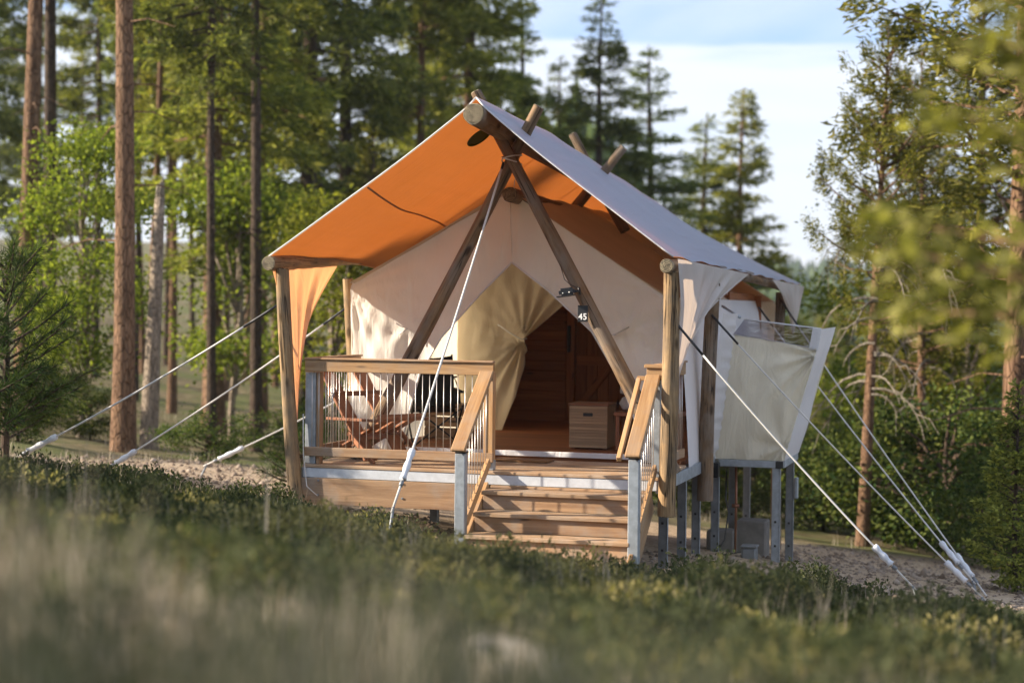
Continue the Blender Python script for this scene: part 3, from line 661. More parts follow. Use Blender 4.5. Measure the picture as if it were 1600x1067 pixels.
# ------------------------------------------------------------------ ropes
def guy(label, A, B, strap_t=.1, sl=(.86, .94), r=.010):
    A, B = Vector(A), Vector(B); g = empty('guy_rope', B, label, 'rope', 'guy ropes of the tent')
    P = lambda t: lerp(A, B, t) + Vector((0, 0, -.20*t*(1-t)))
    tube('strap', [P(t) for t in np.linspace(0, strap_t, 4)], .013, black, g, 6)
    tube('rope', [P(t) for t in np.linspace(strap_t, 1, 14)], r, ropemat, g, 6)
    rs = np.linspace(sl[0], sl[1], 9); tube('sleeve', [P(t) for t in rs], [.030+.006*math.sin(k*1.7) for k in range(9)], white_m, g, 9)
    tube('buckle', [P(sl[1]+.005), P(min(1, sl[1]+.02))], .02, steel_dark, g, 6)
    d = (B-A).normalized(); tube('stake', [B-d*.05, B+Vector((d.x*.1, d.y*.1, -.25))], .014, steel_dark, g, 6)
    return g
def stake(px, py, Y): p = at(px, py, Y); return Vector((p.x, p.y, gz(p.x, p.y)+.03))
pL = at(438, 474, -.06)
guy('white rope from black strap on the pale log post beside the railing', pL, at(20, 717, 0), .13, (.83, .94))
guy('white rope from the short post behind the orange side curtain', (-.06, 1.72, 2.32), at(150, 742, 1.5), .10, (.84, .92))
guy('white rope running low from the rear left post of the tent', (-.1, 5.2, 1.9), at(318, 728, 4.0), .05, (.84, .94))
pR = at(1050, 497, -.07)
guy('white rope strapped to the sunlit front post beside the steps', pR, at(1432, 922, 0), .13, (.83, .90))
guy('white rope strapped to the dark post beside the canvas bay', at(1112, 492, 2.1), at(1540, 938, 2.2), .1, (.86, .93), .009)
guy('white rope coming round the back of the canvas bay, lower one', (3.8, 5.4, 2.35), at(1524, 912, 3.2), .08, (.86, .93), .009)
guy('white rope passing highest behind the canvas bay window', (3.8, 7.4, 2.45), at(1552, 945, 3.0), .1, (.86, .92), .009)
fs = at(612, 800, -1.6)
guy('white rope from the crossed poles down over the railing', (2.0, .56, 3.72), fs, .02, (.83, .91), .012)

# ------------------------------------------------------------------ things on and by the tent
ss = empty('number_sign', at(911, 490, .47), 'small black plate with white number 45 on the log pole', 'sign')
a, b = at(903, 477, .475), at(918.5, 503, .475); abox('plate', a.x, b.x, .472, .482, b.z, a.z, black, ss, .002)
tcu = bpy.data.curves.new('digits', 'FONT'); tcu.body = '45'; tcu.size = .084; tcu.align_x = 'CENTER'; tcu.extrude = .001; tcu.offset = .0012; tcu.space_character = 1.04
to = bpy.data.objects.new('digits_tmp', tcu); col.objects.link(to); bpy.context.view_layer.update()
me = bpy.data.meshes.new_from_object(to.evaluated_get(bpy.context.evaluated_depsgraph_get())); bpy.data.objects.remove(to)
me.materials.clear(); me.materials.append(signwhite)
dg = bpy.data.objects.new('digits', me); col.objects.link(dg); place(dg, ss, Matrix.Translation(((a.x+b.x)/2, .469, b.z+.022)) @ Matrix.Rotation(math.pi/2, 4, 'X'))
fl = empty('flood_light', at(887, 456, .45), 'black twin floodlight clamped to the log pole above the number plate', 'light')
c = at(886, 456, .42)
bm = bmesh.new(); bmesh.ops.create_cube(bm, size=1, matrix=Matrix.Diagonal((.155, .09, .075, 1))); bmesh.ops.bevel(bm, geom=bm.edges[:], offset=.02, segments=2, affect='EDGES')
me = bpy.data.meshes.new('housing'); bm.to_mesh(me); bm.free(); h = link('housing', me, black, None); place(h, fl, Matrix.Translation(c) @ Matrix.Rotation(R(-9), 4, 'Y') @ Matrix.Rotation(R(10), 4, 'Z'))
for dx in (-.03, .035):
    lm = tube('lens', [(c.x+dx, c.y-.052, c.z-.010+dx*.15), (c.x+dx, c.y-.040, c.z-.010+dx*.15)], .007, lampglass, fl, 10)
board('visor', (c.x-.085, c.y-.03, c.z-.052), (c.x+.08, c.y-.03, c.z-.028), .012, .10, black, fl)
tube('bracket', [(c.x+.07, c.y, c.z), (c.x+.10, c.y+.01, c.z+.01), (c.x+.12, c.y+.02, c.z+.02)], .012, black, fl, 8)
tube('clamp', [(c.x+.11, c.y+.02, c.z+.045), (c.x+.125, c.y+.02, c.z-.03)], .014, black, fl, 8)
tube('cable', [(c.x+.09, c.y+.03, c.z+.04), (c.x+.02, c.y+.04, c.z+.07), (c.x-.05, c.y+.09, c.z+.12), (c.x-.12, c.y+.14, c.z+.30)], .004, black, fl, 5)
# hamper
hx0, hx1 = 2.20, 2.62; hp = empty('hamper', (2.41, 2.6, DZ+.03), 'square woven bamboo hamper with a dark lid inside the doorway', 'hamper')
z0, z1 = DZ+.05, DZ+.50; nsl = 14
for s_ in range(nsl):
    za = lerp(z0, z1, s_/nsl); abox('slat', hx0, hx1, 2.46, 2.474, za, za+(z1-z0)/nsl-.002, bamboo, hp, .002)
abox('side_panel', hx0, hx0+.014, 2.475, 2.84, z0, z1, bamboo, hp); abox('side_panel', hx1-.014, hx1, 2.475, 2.84, z0, z1, bamboo, hp)
abox('back_panel', hx0, hx1, 2.842, 2.856, z0, z1, bamboo, hp); abox('lid', hx0-.012, hx1+.012, 2.45, 2.865, z1+.002, z1+.028, darkwood, hp)
abox('handle_hole', 2.355, 2.46, 2.45, 2.4585, z1-.11, z1-.075, black, hp, .003)
for fx in (hx0+.03, hx1-.03): abox('foot', fx-.02, fx+.02, 2.48, 2.52, DZ+.031, z0, darkwood, hp)
# doormat
p = at(765, 711, 1.15); mat_ = abox('doormat', 1.75, 2.36, 1.0, 1.27, DZ+.003, DZ+.022, coir, None, .004); tag(mat_, 'brown coir doormat lying before the tent doorway', 'doormat')
# slatted wooden chair made of two crossing panels
def xchair(loc, rz):
    c = empty('wooden_chair', loc, 'low red brown wooden chair of two crossed slatted panels on the deck', 'chair'); c.rotation_euler.z = rz
    M0 = Matrix.Translation(loc) @ Matrix.Rotation(rz, 4, 'Z'); T = lambda x, y, z: M0 @ Vector((x*1.12, y*1.14, z*.95))
    upb = M0.to_3x3() @ Vector((0, 1, 0))
    for y in (-.19, .17):
        board('back_slat', T(.20, y, .02), T(-.56, y, 1.02), .165, .028, darkwood, c, up=upb)
    for k in range(3):
        y = -.14+.14*k
        board('seat_slat', T(-.42, y, .06), T(.40, y, .47), .10, .022, darkwood, c, up=upb)
    board('cross_bar', T(-.30, -.29, .69), T(-.30, .29, .69), .05, .025, darkwood, c); board('cross_bar', T(.36, -.24, .47), T(.36, .24, .47), .07, .025, darkwood, c)
    board('cross_bar', T(.02, -.30, .255), T(.02, .30, .255), .06, .03, darkwood, c)
    for y in (-.28, .28): board('arm', T(-.34, y, .43), T(.42, y, .45), .028, .055, darkwood, c); board('rear_leg', T(-.02, y, .30), T(.36, y*.98, .0), .05, .025, darkwood, c)
    return c
xchair((.62, .74, DZ), R(-32))
# black camp chair
def campchair(loc, rz):
    c = empty('camp_chair', loc, 'black fabric folding camp chair with crossed legs just inside the doorway', 'chair')
    M0 = Matrix.Translation(loc) @ Matrix.Rotation(rz, 4, 'Z'); T = lambda x, y, z: M0 @ Vector((x, y, z))
    o = sheet('backrest', lambda u, v: T(-.20-.16*v+.03*math.sin(math.pi*u), lerp(-.27, .27, u), .36+.62*v-.03*math.sin(math.pi*u)*(v > .95)), 10, 10, blackcloth, c)
    sheet('seat', lambda u, v: T(lerp(-.22, .25, v), lerp(-.25, .25, u), .40+.05*v-.05*math.sin(math.pi*u)*math.sin(math.pi*v)), 10, 10, blackcloth, c)
    for y in (-.27, .27):
        tube('leg', [T(-.28, y, .0), T(.26, y, .46)], .011, black, c, 6); tube('leg', [T(.28, y, .0), T(-.22, y, .42)], .011, black, c, 6); tube('back_frame', [T(-.18, y, .30), T(-.37, y, .99)], .012, black, c, 6)
        board('armrest', T(-.26, y, .62), T(.22, y, .60), .02, .05, blackcloth, c)
    tube('leg', [T(.26, -.27, .02), T(.26, .27, .44)], .010, black, c, 6); tube('leg', [T(.26, .27, .02), T(.26, -.27, .44)], .010, black, c, 6)
    return c
campchair((.74, 2.2, DZ+.031), R(-60))
# crate and lantern
cr = empty('wooden_crate', (.52, 3.3, DZ+.03), 'brown slatted wooden crate used as a table behind the black chair', 'crate')
for k in range(3): abox('slat', .28, .78, 3.2, 3.218, DZ+.05+k*.125, DZ+.165+k*.125, cedar_worn, cr)
for x in (.285, .755): abox('side', x, x+.02, 3.22, 3.56, DZ+.031, DZ+.41, cedar_worn, cr)
abox('top', .26, .80, 3.19, 3.58, DZ+.412, DZ+.435, cedar_worn, cr)
la = empty('lantern', (.60, 3.36, DZ+.436), 'small black lantern with a wire handle on the wooden crate', 'lantern')
tube('body', [(.60, 3.36, DZ+.437), (.60, 3.36, DZ+.46), (.60, 3.36, DZ+.56), (.60, 3.36, DZ+.60)], [.07, .065, .06, .04], black, la, 14)
for s_ in (-1, 1): tube('handle_wire', [(.60+s_*.05, 3.36, DZ+.57), (.60+s_*.035-.04, 3.36, DZ+.72), (.60+s_*.01-.05, 3.36, DZ+.74)], .008, black, la, 6)
tube('handle', [(.52, 3.36, DZ+.745), (.62, 3.36, DZ+.745)], .012, black, la, 8)
# bench with a folded blanket, half hidden by the right flap
be = empty('wooden_bench', (3.0, 2.7, DZ+.03), 'brown wooden bench behind the hamper at the right door flap', 'bench')
abox('seat', 2.68, 3.4, 2.5, 2.9, DZ+.40, DZ+.44, darkwood, be)
for x in (2.70, 3.34):
    for y in (2.52, 2.84): abox('leg', x, x+.04, y, y+.04, DZ+.031, DZ+.398, darkwood, be)
def blob(name, c, s, mat, parent, seed=1):
    bm = bmesh.new(); bmesh.ops.create_icosphere(bm, subdivisions=3, radius=1); r = np.random.default_rng(seed); ph = r.uniform(0, 6, 6)
    for v in bm.verts:
        q = v.co.copy(); f = 1+.10*math.sin(5*q.x+ph[0])*math.sin(6*q.z+ph[1])+.06*math.sin(11*q.y+ph[2])
        sq = Vector([math.copysign(abs(x)**.6, x) for x in q]); v.co = Vector((sq.x*s[0]*f, sq.y*s[1]*f, sq.z*s[2]*f))+Vector(c)
    me = bpy.data.meshes.new(name); bm.to_mesh(me); bm.free(); return link(name, me, mat, parent, True)
bl_ = blob('blanket', (2.86, 2.68, DZ+.53), (.13, .14, .08), blanket, None, 3); tag(bl_, 'folded grey blanket on the bench behind the hamper', 'blanket')
cu_ = blob('cushion', (2.80, 2.72, DZ+.70), (.09, .12, .08), blanket, None, 5); tag(cu_, 'small grey cushion on top of the folded blanket', 'cushion')
# services under the bay
for i_, (x, y, w_, h_, lab) in enumerate(((3.98, 3.95, .34, .40, 'tall square concrete block standing behind the copper pipe'), (3.72, 3.4, .30, .24, 'low concrete block beside the steel legs'))):
    zb = gz(x, y)-.1; o = board('concrete_block', (x, y, zb), (x, y, zb+.1+h_), w_, w_, concrete, None, (0, 1, 0), .015); tag(o, lab, 'block')
cp = empty('copper_pipe', (3.90, 3.2, gz(3.9, 3.2)), 'thin copper water pipe rising from the ground under the bay', 'pipe')
tube('pipe', [(3.90, 3.2, gz(3.9, 3.2)-.05), (3.905, 3.2, .2), (3.90, 3.2, .61)], .014, copper, cp, 8); tube('valve', [(3.86, 3.19, .17), (3.94, 3.19, .17)], .02, copper, cp, 8); tube('hose', [(3.78, 3.3, .55), (3.79, 3.2, .25), (3.83, 3.15, .1), (3.80, 3.1, -.2), (3.72, 3.0, -.33)], .009, black, cp, 6)
ub = empty('valve_box', (4.12, 2.8, gz(4.12, 2.8)), 'small grey valve box on the ground under the bay', 'box')
zb = gz(4.12, 2.8); abox('body', 4.04, 4.20, 2.72, 2.88, zb-.03, zb+.12, steel_dark, ub, .02); abox('lid', 4.03, 4.21, 2.71, 2.89, zb+.122, zb+.145, steel_dark, ub, .01); tube('hose', [(4.05, 2.7, zb+.08), (3.9, 2.66, zb+.05), (3.75, 2.75, zb+.02)], .008, black, ub, 6)
mb = abox('meter_box', 4.425, 4.47, 4.05, 4.12, .18, .42, steel, deck, .01)

# ------------------------------------------------------------------ plants
def leaves(P, D, ln, wd, rs, twist=None, mid=.5):
    """leaf-sized quads: P base points, D unit directions -> (V, F)"""
    n = len(P); up = rs.normal(0, 1, (n, 3)); S = np.cross(D, up); S /= np.linalg.norm(S, axis=1, keepdims=True)+1e-9
    ln = np.broadcast_to(ln, (n,))[:, None]; wd = np.broadcast_to(wd, (n,))[:, None]
    V = np.stack([P, P+D*ln*mid+S*wd*.5, P+D*ln, P+D*ln*mid-S*wd*.5], 1).reshape(-1, 3)
    return V, np.arange(4*n).reshape(-1, 4)
def unit(a): return a/(np.linalg.norm(a, axis=1, keepdims=True)+1e-9)
def crown_mesh(seed, H, base, Rm, nb, nl, up0=.45, up1=-.25, prof=.8, lo=.12, lat=.34, leaf=(.17, .06), spread=.55, flat=.35, irregular=.3, curve=0., clump=None, tuft=None):
    """conifer crown: nb branches, nl leaves; returns leaf mesh arrays and branch tubes"""
    rs = np.random.default_rng(seed)
    h = base*H + (H-base*H)*(1-np.sqrt(rs.uniform(0, 1, nb))*.999)**1.0 if prof < 0 else base*H+(H*.995-base*H)*rs.uniform(0, 1, nb)**.92
    f = (H-h)/(H*(1-base)); az = rs.uniform(0, 2*math.pi, nb)
    Lb = Rm*np.clip(f, 0, 1)**abs(prof)*(1-irregular*rs.uniform(0, 1, nb)**1.2)*np.where(f > .85, 1-(f-.85)*2.2, 1)+.12
    Lb *= np.where(rs.uniform(0, 1, nb) < .12, .55, 1)
    el = up0+(up1-up0)*f**.7+rs.normal(0, .10, nb)
    B = np.stack([np.zeros(nb), np.zeros(nb), h], 1)
    D = np.stack([np.cos(az)*np.cos(el), np.sin(az)*np.cos(el), np.sin(el)], 1)
    p = Lb**1.6; bi = rs.choice(nb, nl, p=p/p.sum())
    if clump:
        nc = clump; s0 = rs.beta(2.2, 1.3, (nb, nc))*.9+.1; k = rs.integers(0, nc, nl); s = np.clip(s0[bi, k]+rs.normal(0, .055, nl), .08, 1.05)
        l0 = rs.normal(0, .45, (nb, nc)); la = l0[bi, k]*lat+rs.normal(0, .10, nl)*lat
    else:
        s = lo+(1.02-lo)*rs.uniform(0, 1, nl)**.75; la = rs.normal(0, .5, nl)*lat
    side = unit(np.stack([-D[bi, 1], D[bi, 0], np.zeros(nl)], 1))
    wdt = np.sin(np.clip(s, 0, 1)*2.4+.35)
    ll = Lb[bi]
    P = B[bi]+D[bi]*(s*ll)[:, None]+side*(la*wdt*ll)[:, None]
    P[:, 2] += curve*(s*s)*ll*.5 - .10*np.abs(la)*ll + rs.normal(0, flat*.12, nl)*np.minimum(ll, 1.6)
    P += rs.normal(0, .03, P.shape)
    ld = unit(D[bi]*.7+side*np.sign(la)[:, None]*.75+rs.normal(0, spread, (nl, 3))+np.array([0, 0, -.12]))
    if tuft: ld = unit(D[bi]*.4+rs.normal(0, 1, (nl, 3))+np.array([0, 0, .25]))
    sz = rs.uniform(.7, 1.35, nl)
    V, F = leaves(P, ld, leaf[0]*sz, leaf[1]*sz, rs)
    br = []
    for j in range(nb):
        pts = [B[j], B[j]+D[j]*Lb[j]*.5+np.array([0, 0, curve*.125*Lb[j]]), B[j]+D[j]*Lb[j]*.93+np.array([0, 0, curve*.45*Lb[j]])]
        br.append((pts, [.012+.016*Lb[j], .008+.008*Lb[j], .004]))
    return V, F, br
def quick_tubes(items, n=4):
    Vs = []; Fs = []; o = 0
    for pts, rad in items:
        V, F = tube_arrays(pts, rad, n, False); Vs += [tuple(v) for v in V]; Fs += [tuple(q+o for q in f) for f in F]; o += len(V)
    return Vs, Fs
def trunk_items(H, r, seed, lean=0, wob=.012):
    rs = np.random.default_rng(seed+500); n = 14; ph = rs.uniform(0, 6, 4)
    pts = []; rad = []
    for k in range(n+1):
        t = k/n; pts.append((wob*H*.25*math.sin(2.2*t*3+ph[0])+lean*t*H, wob*H*.25*math.sin(2*t*3+ph[1]), -.35+t*(H+.35))); rad.append(r*(1-t)**.85*(1+.35*math.exp(-t*28))+.012)
    return pts, rad
TREE = {}
def tree_kind(key, H, r, mat_l, mat_b, seed, dead=0, trunkwob=.01, **kw):
    V, F, br = crown_mesh(seed, H, **kw); cm = np_mesh('crown', V, F); cm.materials.append(mat_l)
    pts, rad = trunk_items(H, r, seed, 0, trunkwob)
    # branches follow the trunk axis; dead snags on the bare lower trunk
    rs = np.random.default_rng(seed+9)
    for _ in range(dead):
        hh = rs.uniform(.12, max(.16, kw.get('base', .3)*1.15))*H; a = rs.uniform(0, 6.28); l_ = rs.uniform(.3, 1.3)
        br.append(([(0, 0, hh), (math.cos(a)*l_*.5, math.sin(a)*l_*.5, hh+.03), (math.cos(a)*l_, math.sin(a)*l_, hh-.12)], [.02, .013, .005]))
    tv, tf = tube_arrays(pts, rad, 14, False)
    tm = bpy.data.meshes.new('trunk'); tm.from_pydata([tuple(v) for v in tv], [], tf); tm.materials.append(mat_b); tm.polygons.foreach_set('use_smooth', [True]*len(tf))
    bv, bf = quick_tubes(br, 4); bmh = bpy.data.meshes.new('branches'); bmh.from_pydata(bv, [], bf); bmh.materials.append(mat_b)
    TREE[key] = (cm, tm, bmh, H)
def tree(name, key, px, depth, label, group, H=None, top=None, rz=0, wide=1.0, mat=None, lean=(0, 0), dx=0):
    cm, tm, bmh, H0 = TREE[key]; x, y = spot(px, depth); z = gz(x, y)
    if top is not None:
        d = ray(px, top); H = (CAM + d*depth).z - z
    s = (H or H0)/H0
    o = empty(name, (x, y, z), label, 'tree', group); o.rotation_euler = (lean[0], lean[1], rz); o.scale = (s*wide, s*wide, s)
    for nm, me in (('trunk', tm), ('crown', cm), ('branches', bmh)):
        c = bpy.data.objects.new(nm, me); col.objects.link(c); c.parent = o
        if nm != 'trunk': c['kind'] = 'stuff'
    return o
# kinds: narrow fir, broad fir, sunny fir, ragged tall pine, cedar, young fir
FK = dict(lat=.36, leaf=(.24, .052))
tree_kind('fir_a', 17, .19, fol_fir, bark_dark, 1, base=.08, Rm=2.4, nb=170, nl=27000, flat=.6, **FK)
tree_kind('fir_b', 20, .22, fol_fir, bark_dark, 2, base=.22, Rm=3.0, nb=135, nl=24000, irregular=.5, flat=.55, **FK)
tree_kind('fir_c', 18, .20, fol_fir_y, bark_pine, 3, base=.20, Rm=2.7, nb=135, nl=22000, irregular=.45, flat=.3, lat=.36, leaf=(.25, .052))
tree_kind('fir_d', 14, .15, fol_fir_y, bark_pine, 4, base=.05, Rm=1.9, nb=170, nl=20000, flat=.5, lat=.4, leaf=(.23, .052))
tree_kind('pine_a', 26, .15, fol_pine, bark_pine, 5, dead=26, base=.50, Rm=3.4, nb=110, nl=17000, up0=.6, up1=-.1, prof=.5, irregular=.5, clump=6, tuft=True, leaf=(.26, .05), flat=1.0, curve=.25)
tree_kind('pine_b', 24, .14, fol_fir, bark_dark, 6, dead=30, base=.36, Rm=3.0, nb=150, nl=21000, up0=.5, up1=-.2, prof=.6, irregular=.55, clump=5, leaf=(.26, .052), flat=.7)
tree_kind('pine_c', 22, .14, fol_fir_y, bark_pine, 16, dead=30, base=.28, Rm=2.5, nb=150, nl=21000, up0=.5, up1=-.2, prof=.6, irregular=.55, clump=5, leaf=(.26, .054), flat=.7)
tree_kind('cedar_a', 12, .17, fol_cedar, bark_pine, 7, dead=0, base=.42, Rm=2.5, nb=90, nl=20000, up0=.85, up1=.0, prof=.55, irregular=.5, clump=4, leaf=(.13, .032), lat=.5, flat=.8, curve=.55)
tree_kind('cedar_b', 12, .13, fol_cedar, bark_pine, 8, dead=12, base=.28, Rm=2.3, nb=100, nl=20000, up0=.8, up1=-.05, prof=.55, irregular=.5, clump=4, leaf=(.13, .032), lat=.5, flat=.8, curve=.5)
tree_kind('young', 6, .07, fol_fir_y, bark_dark, 9, base=.03, Rm=1.35, nb=130, nl=9000, up0=.7, up1=.1, lat=.4, leaf=(.13, .06))
tree_kind('bough', 3.4, .04, fol_bough, bark_pine, 19, base=.36, Rm=.95, nb=60, nl=5000, up0=.7, up1=.15, lat=.4, leaf=(.075, .03))
def broad_kind(key, H, r, mat_l, mat_b, seed, nclump=26, nl=9000, Rw=1.6, leaf=(.11, .075), zlo=.25):
    rs = np.random.default_rng(seed); br = []; C_ = []
    for _ in range(nclump):
        t = rs.uniform(zlo, 1); a = rs.uniform(0, 6.28); q = Rw*math.sin(math.pi*(.12+.8*(t-zlo)/(1-zlo)))*math.sqrt(rs.uniform(.05, 1)); c = np.array([q*math.cos(a), q*math.sin(a), t*H]); C_.append(c)
        h0 = c[2]*rs.uniform(.45, .8); br.append(([(0, 0, h0), tuple((np.array([0, 0, h0])+c)/2+np.array([0, 0, .1])), tuple(c)], [.03, .018, .006]))
    C_ = np.array(C_); k = rs.integers(0, nclump, nl); P = C_[k]+rs.normal(0, 1, (nl, 3))*np.array([.34, .34, .22])*(H/6)**.5
    V, F = leaves(P, unit(rs.normal(0, 1, (nl, 3))+np.array([0, 0, -.3])), leaf[0]*rs.uniform(.7, 1.3, nl), leaf[1]*rs.uniform(.7, 1.3, nl), rs)
    cm = np_mesh('crown', V, F); cm.materials.append(mat_l); pts, rad = trunk_items(H*.9, r, seed, 0, .05); tv, tf = tube_arrays(pts, rad, 8, False)
    tm = bpy.data.meshes.new('trunk'); tm.from_pydata([tuple(v) for v in tv], [], tf); tm.materials.append(mat_b)
    bv, bf = quick_tubes(br, 4); bmh = bpy.data.meshes.new('branches'); bmh.from_pydata(bv, [], bf); bmh.materials.append(mat_b); TREE[key] = (cm, tm, bmh, H)
broad_kind('oak', 7, .08, fol_oak, bark_grey, 31, 34, 12000, 1.7)
broad_kind('oak_b', 6, .07, fol_oak, bark_grey, 32, 26, 9000, 1.5)
broad_kind('bush', 2.2, .03, fol_bush, bark_dark, 33, 26, 7000, 1.25, (.07, .045), .12)
broad_kind('bush_b', 1.6, .03, fol_bush, bark_dark, 34, 22, 5000, 1.1, (.065, .045), .1)

GL, GR = 'forest trees left of the tent', 'trees right of the tent'
GB = 'conifers behind the tent'
# -- left
tree('pine_tree', 'pine_a', 42, 31, 'tall bare brown pine trunk rising behind the needle sapling', GL, H=27, rz=.3, lean=(0, .012))
tree('pine_tree', 'pine_b', 76, 36, 'dark pine trunk close behind the tall bare brown one', GL, H=25, rz=1.3)
tree('pine_tree', 'pine_a', 188, 27, 'tall straight sunlit brown pine trunk left of the broken snag', GL, H=27, rz=2.0, lean=(0, .003))
tree('pine_tree', 'pine_b', 150, 52, 'thin dark pine with sparse drooping branches against open sky', GL, H=21, rz=2.4)
tree('conifer_tree', 'fir_b', -70, 48, 'dense dark conifer behind the needle sapling', GL, H=23, rz=4, wide=.9)
tree('conifer_tree', 'pine_c', 268, 44, 'dark green conifer directly behind the broken snag', GL, H=22, rz=.5, wide=.75)
tree('conifer_tree', 'fir_c', 335, 38, 'broad yellow green sunlit conifer behind the left guy rope', GL, H=19, rz=.9, wide=1.1)
tree('conifer_tree', 'pine_c', 410, 42, 'tall conifer with reddish trunk above the left eave', GL, H=23, rz=3.1)
tree('conifer_tree', 'fir_b', 478, 46, 'tall dark conifer with bare grey trunk over the left roof slope', GL, H=24, rz=2.2)
tree('conifer_tree', 'fir_b', 540, 52, 'dark conifer with black trunk behind the roof slope', GB, H=24, rz=5.2)
tree('conifer_tree', 'young', 580, 40, 'small bright yellow green conifer peeking over the roof slope', GB, top=205, rz=1)
tree('conifer_tree', 'pine_c', 655, 55, 'sunlit yellow green conifer above the middle of the roof slope', GB, H=23, rz=2.7, wide=1.1)
tree('conifer_tree', 'fir_c', 728, 58, 'tall conifer with a sunlit pale trunk behind the ridge log', GB, H=24, rz=1.9)
tree('conifer_tree', 'fir_b', 812, 60, 'tall conifer just right of the crossed pole tips', GB, top=-30, rz=3.5, wide=1.3)
tree('conifer_tree', 'fir_a', 935, 60, 'pointed conifer above the rear crossed poles', GB, top=-14, rz=.6, wide=1.45)
tree('conifer_tree', 'fir_b', 1012, 62, 'bushy conifer right of the rear crossed poles', GB, top=72, rz=2.9, wide=1.8)
tree('conifer_tree', 'fir_a', 1100, 66, 'small dark conifer between two taller pointed ones', GB, top=180, rz=1.4, wide=1.8)
tree('conifer_tree', 'fir_d', 1156, 64, 'slim sunlit pointed conifer beside the open sky', GB, top=138, rz=.2, wide=1.45)
tree('conifer_tree', 'fir_a', 870, 72, 'far conifer filling the gap behind the pointed one', GB, top=90, rz=2.2, wide=1.5)
tree('conifer_tree', 'fir_c', 690, 70, 'far sunlit conifer behind the ridge end', GB, H=27, rz=5.9)
for k_, (px, dp, hh) in enumerate(((235, 40, 20), (212, 47, 19), (222, 55, 22), (330, 33, 19), (355, 50, 20), (405, 34, 24), (385, 58, 22), (300, 62, 21), (432, 56, 22), (262, 60, 21))):
    tree('pine_tree', 'pine_b' if k_ % 2 else 'pine_a', px, dp, 'slender bare forest trunk among others behind the left guy ropes', 'slender trunks behind the guy ropes', H=hh, rz=k_*1.7, wide=.8, lean=(.02*math.sin(k_*2.1), .025*math.sin(k_*3.7+1)))
tree('oak_tree', 'oak', 130, 30, 'bright green leafy young oak between the tall pine trunks', GL, H=5.3, rz=.4, wide=1.0)
tree('oak_tree', 'oak_b', 370, 36, 'green leafy young tree behind the left corner post', GL, H=5.6, rz=2.4, wide=1.2)
tree('oak_tree', 'oak_b', 520, 33, 'green leafy young tree seen past the orange side curtain', GL, H=5.0, rz=1.0, wide=1.2)
# -- right
tree('cedar_tree', 'cedar_a', 1352, 27, 'open crowned cedar with a bare leaning trunk beside the guy ropes', GR, top=36, rz=.7, lean=(0, .045), wide=.85)
tree('cedar_tree', 'cedar_b', 1447, 30, 'bushier cedar right of the open crowned one', GR, top=80, rz=2.7, wide=.95, lean=(0, .02))
tree('cedar_tree', 'cedar_b', 1590, 26, 'tall cedar hanging over the right edge of the clearing', GR, H=15, rz=1.7, wide=1.2)
tree('cedar_tree', 'cedar_a', 1530, 36, 'green cedar deeper behind the two trunks', GR, H=12, rz=4.0, wide=1.1)
tree('oak_tree', 'oak', 1415, 38, 'bright green young oak behind the bare cedar trunk', GR, H=7.2, rz=.9, wide=1.2)
tree('oak_tree', 'oak_b', 1510, 33, 'green young oak low behind the cedars', GR, H=5.6, rz=3, wide=1.3)
for k_, (px, dp, tp) in enumerate(((1236, 84, 490), (1262, 96, 484), (1292, 88, 468), (1215, 100, 484), (1325, 74, 470), (1392, 62, 400), (1452, 60, 420), (1520, 62, 380), (1275, 140, 482), (1312, 150, 476), (1246, 120, 486))):
    tree('conifer_tree', ('fir_d', 'fir_a', 'fir_c')[k_ % 3], px, dp, 'conifer in the sunny stand sloping to the valley', 'conifers on the valley slope', top=tp, rz=k_*1.3, wide=1.3)
tree('conifer_tree', 'young', 1592, 19.5, 'young bright yellow green pine at the end of the gravel track', GR, top=600, rz=.4, wide=1.15)
tree('conifer_tree', 'bough', 1845, 5.4, 'yellow green sapling bough close to the viewer hanging in soft focus', GR, H=3.2, rz=2.1, wide=1.15)
GU = 'undergrowth bushes'
BL_ = ['dark bush seen between the steel legs under the canvas bay', 'dark bush just past the outer steel leg of the bay', 'dark bush crossed by the guy ropes right of the leaning cedar', 'large dark bush where the guy ropes run down to the gravel',
       'dark bush left of the young yellow green pine', 'tall bush deeper in shade behind the bay legs', 'bush at the foot of the leaning cedar trunk', 'dark bush well behind and left of the leaning cedar trunk', 'bush seen between the dark post and the bay legs',
       'low bush under the long needled sapling', 'low bush beside the sunlit pine trunk', 'low bush between snag and corner post', 'bush behind the long needled sapling', 'low bush just left of the corner post', 'bush seen past the orange curtain', 'bush behind the young yellow green pine']
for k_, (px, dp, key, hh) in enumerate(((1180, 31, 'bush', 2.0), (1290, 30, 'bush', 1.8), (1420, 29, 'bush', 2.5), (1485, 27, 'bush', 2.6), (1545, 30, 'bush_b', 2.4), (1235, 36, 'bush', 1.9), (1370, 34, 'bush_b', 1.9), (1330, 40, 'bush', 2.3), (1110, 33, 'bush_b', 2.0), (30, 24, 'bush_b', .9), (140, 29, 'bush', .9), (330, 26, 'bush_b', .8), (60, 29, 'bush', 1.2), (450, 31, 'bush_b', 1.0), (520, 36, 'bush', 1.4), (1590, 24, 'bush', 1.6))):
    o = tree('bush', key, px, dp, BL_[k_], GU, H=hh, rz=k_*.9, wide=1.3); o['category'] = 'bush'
def shade_tree(key, x, y, H, rz, lab, wide=1.0):
    cm, tm, bmh, H0 = TREE[key]; k_ = H/H0; o = empty('conifer_tree', (x, y, gz(x, y)), lab, 'tree', 'trees that shade the bank'); o.rotation_euler.z = rz; o.scale = (k_*wide, k_*wide, k_)
    for nm, me in (('trunk', tm), ('crown', cm), ('branches', bmh)):
        c = bpy.data.objects.new(nm, me); col.objects.link(c); c.parent = o
        if nm != 'trunk': c['kind'] = 'stuff'
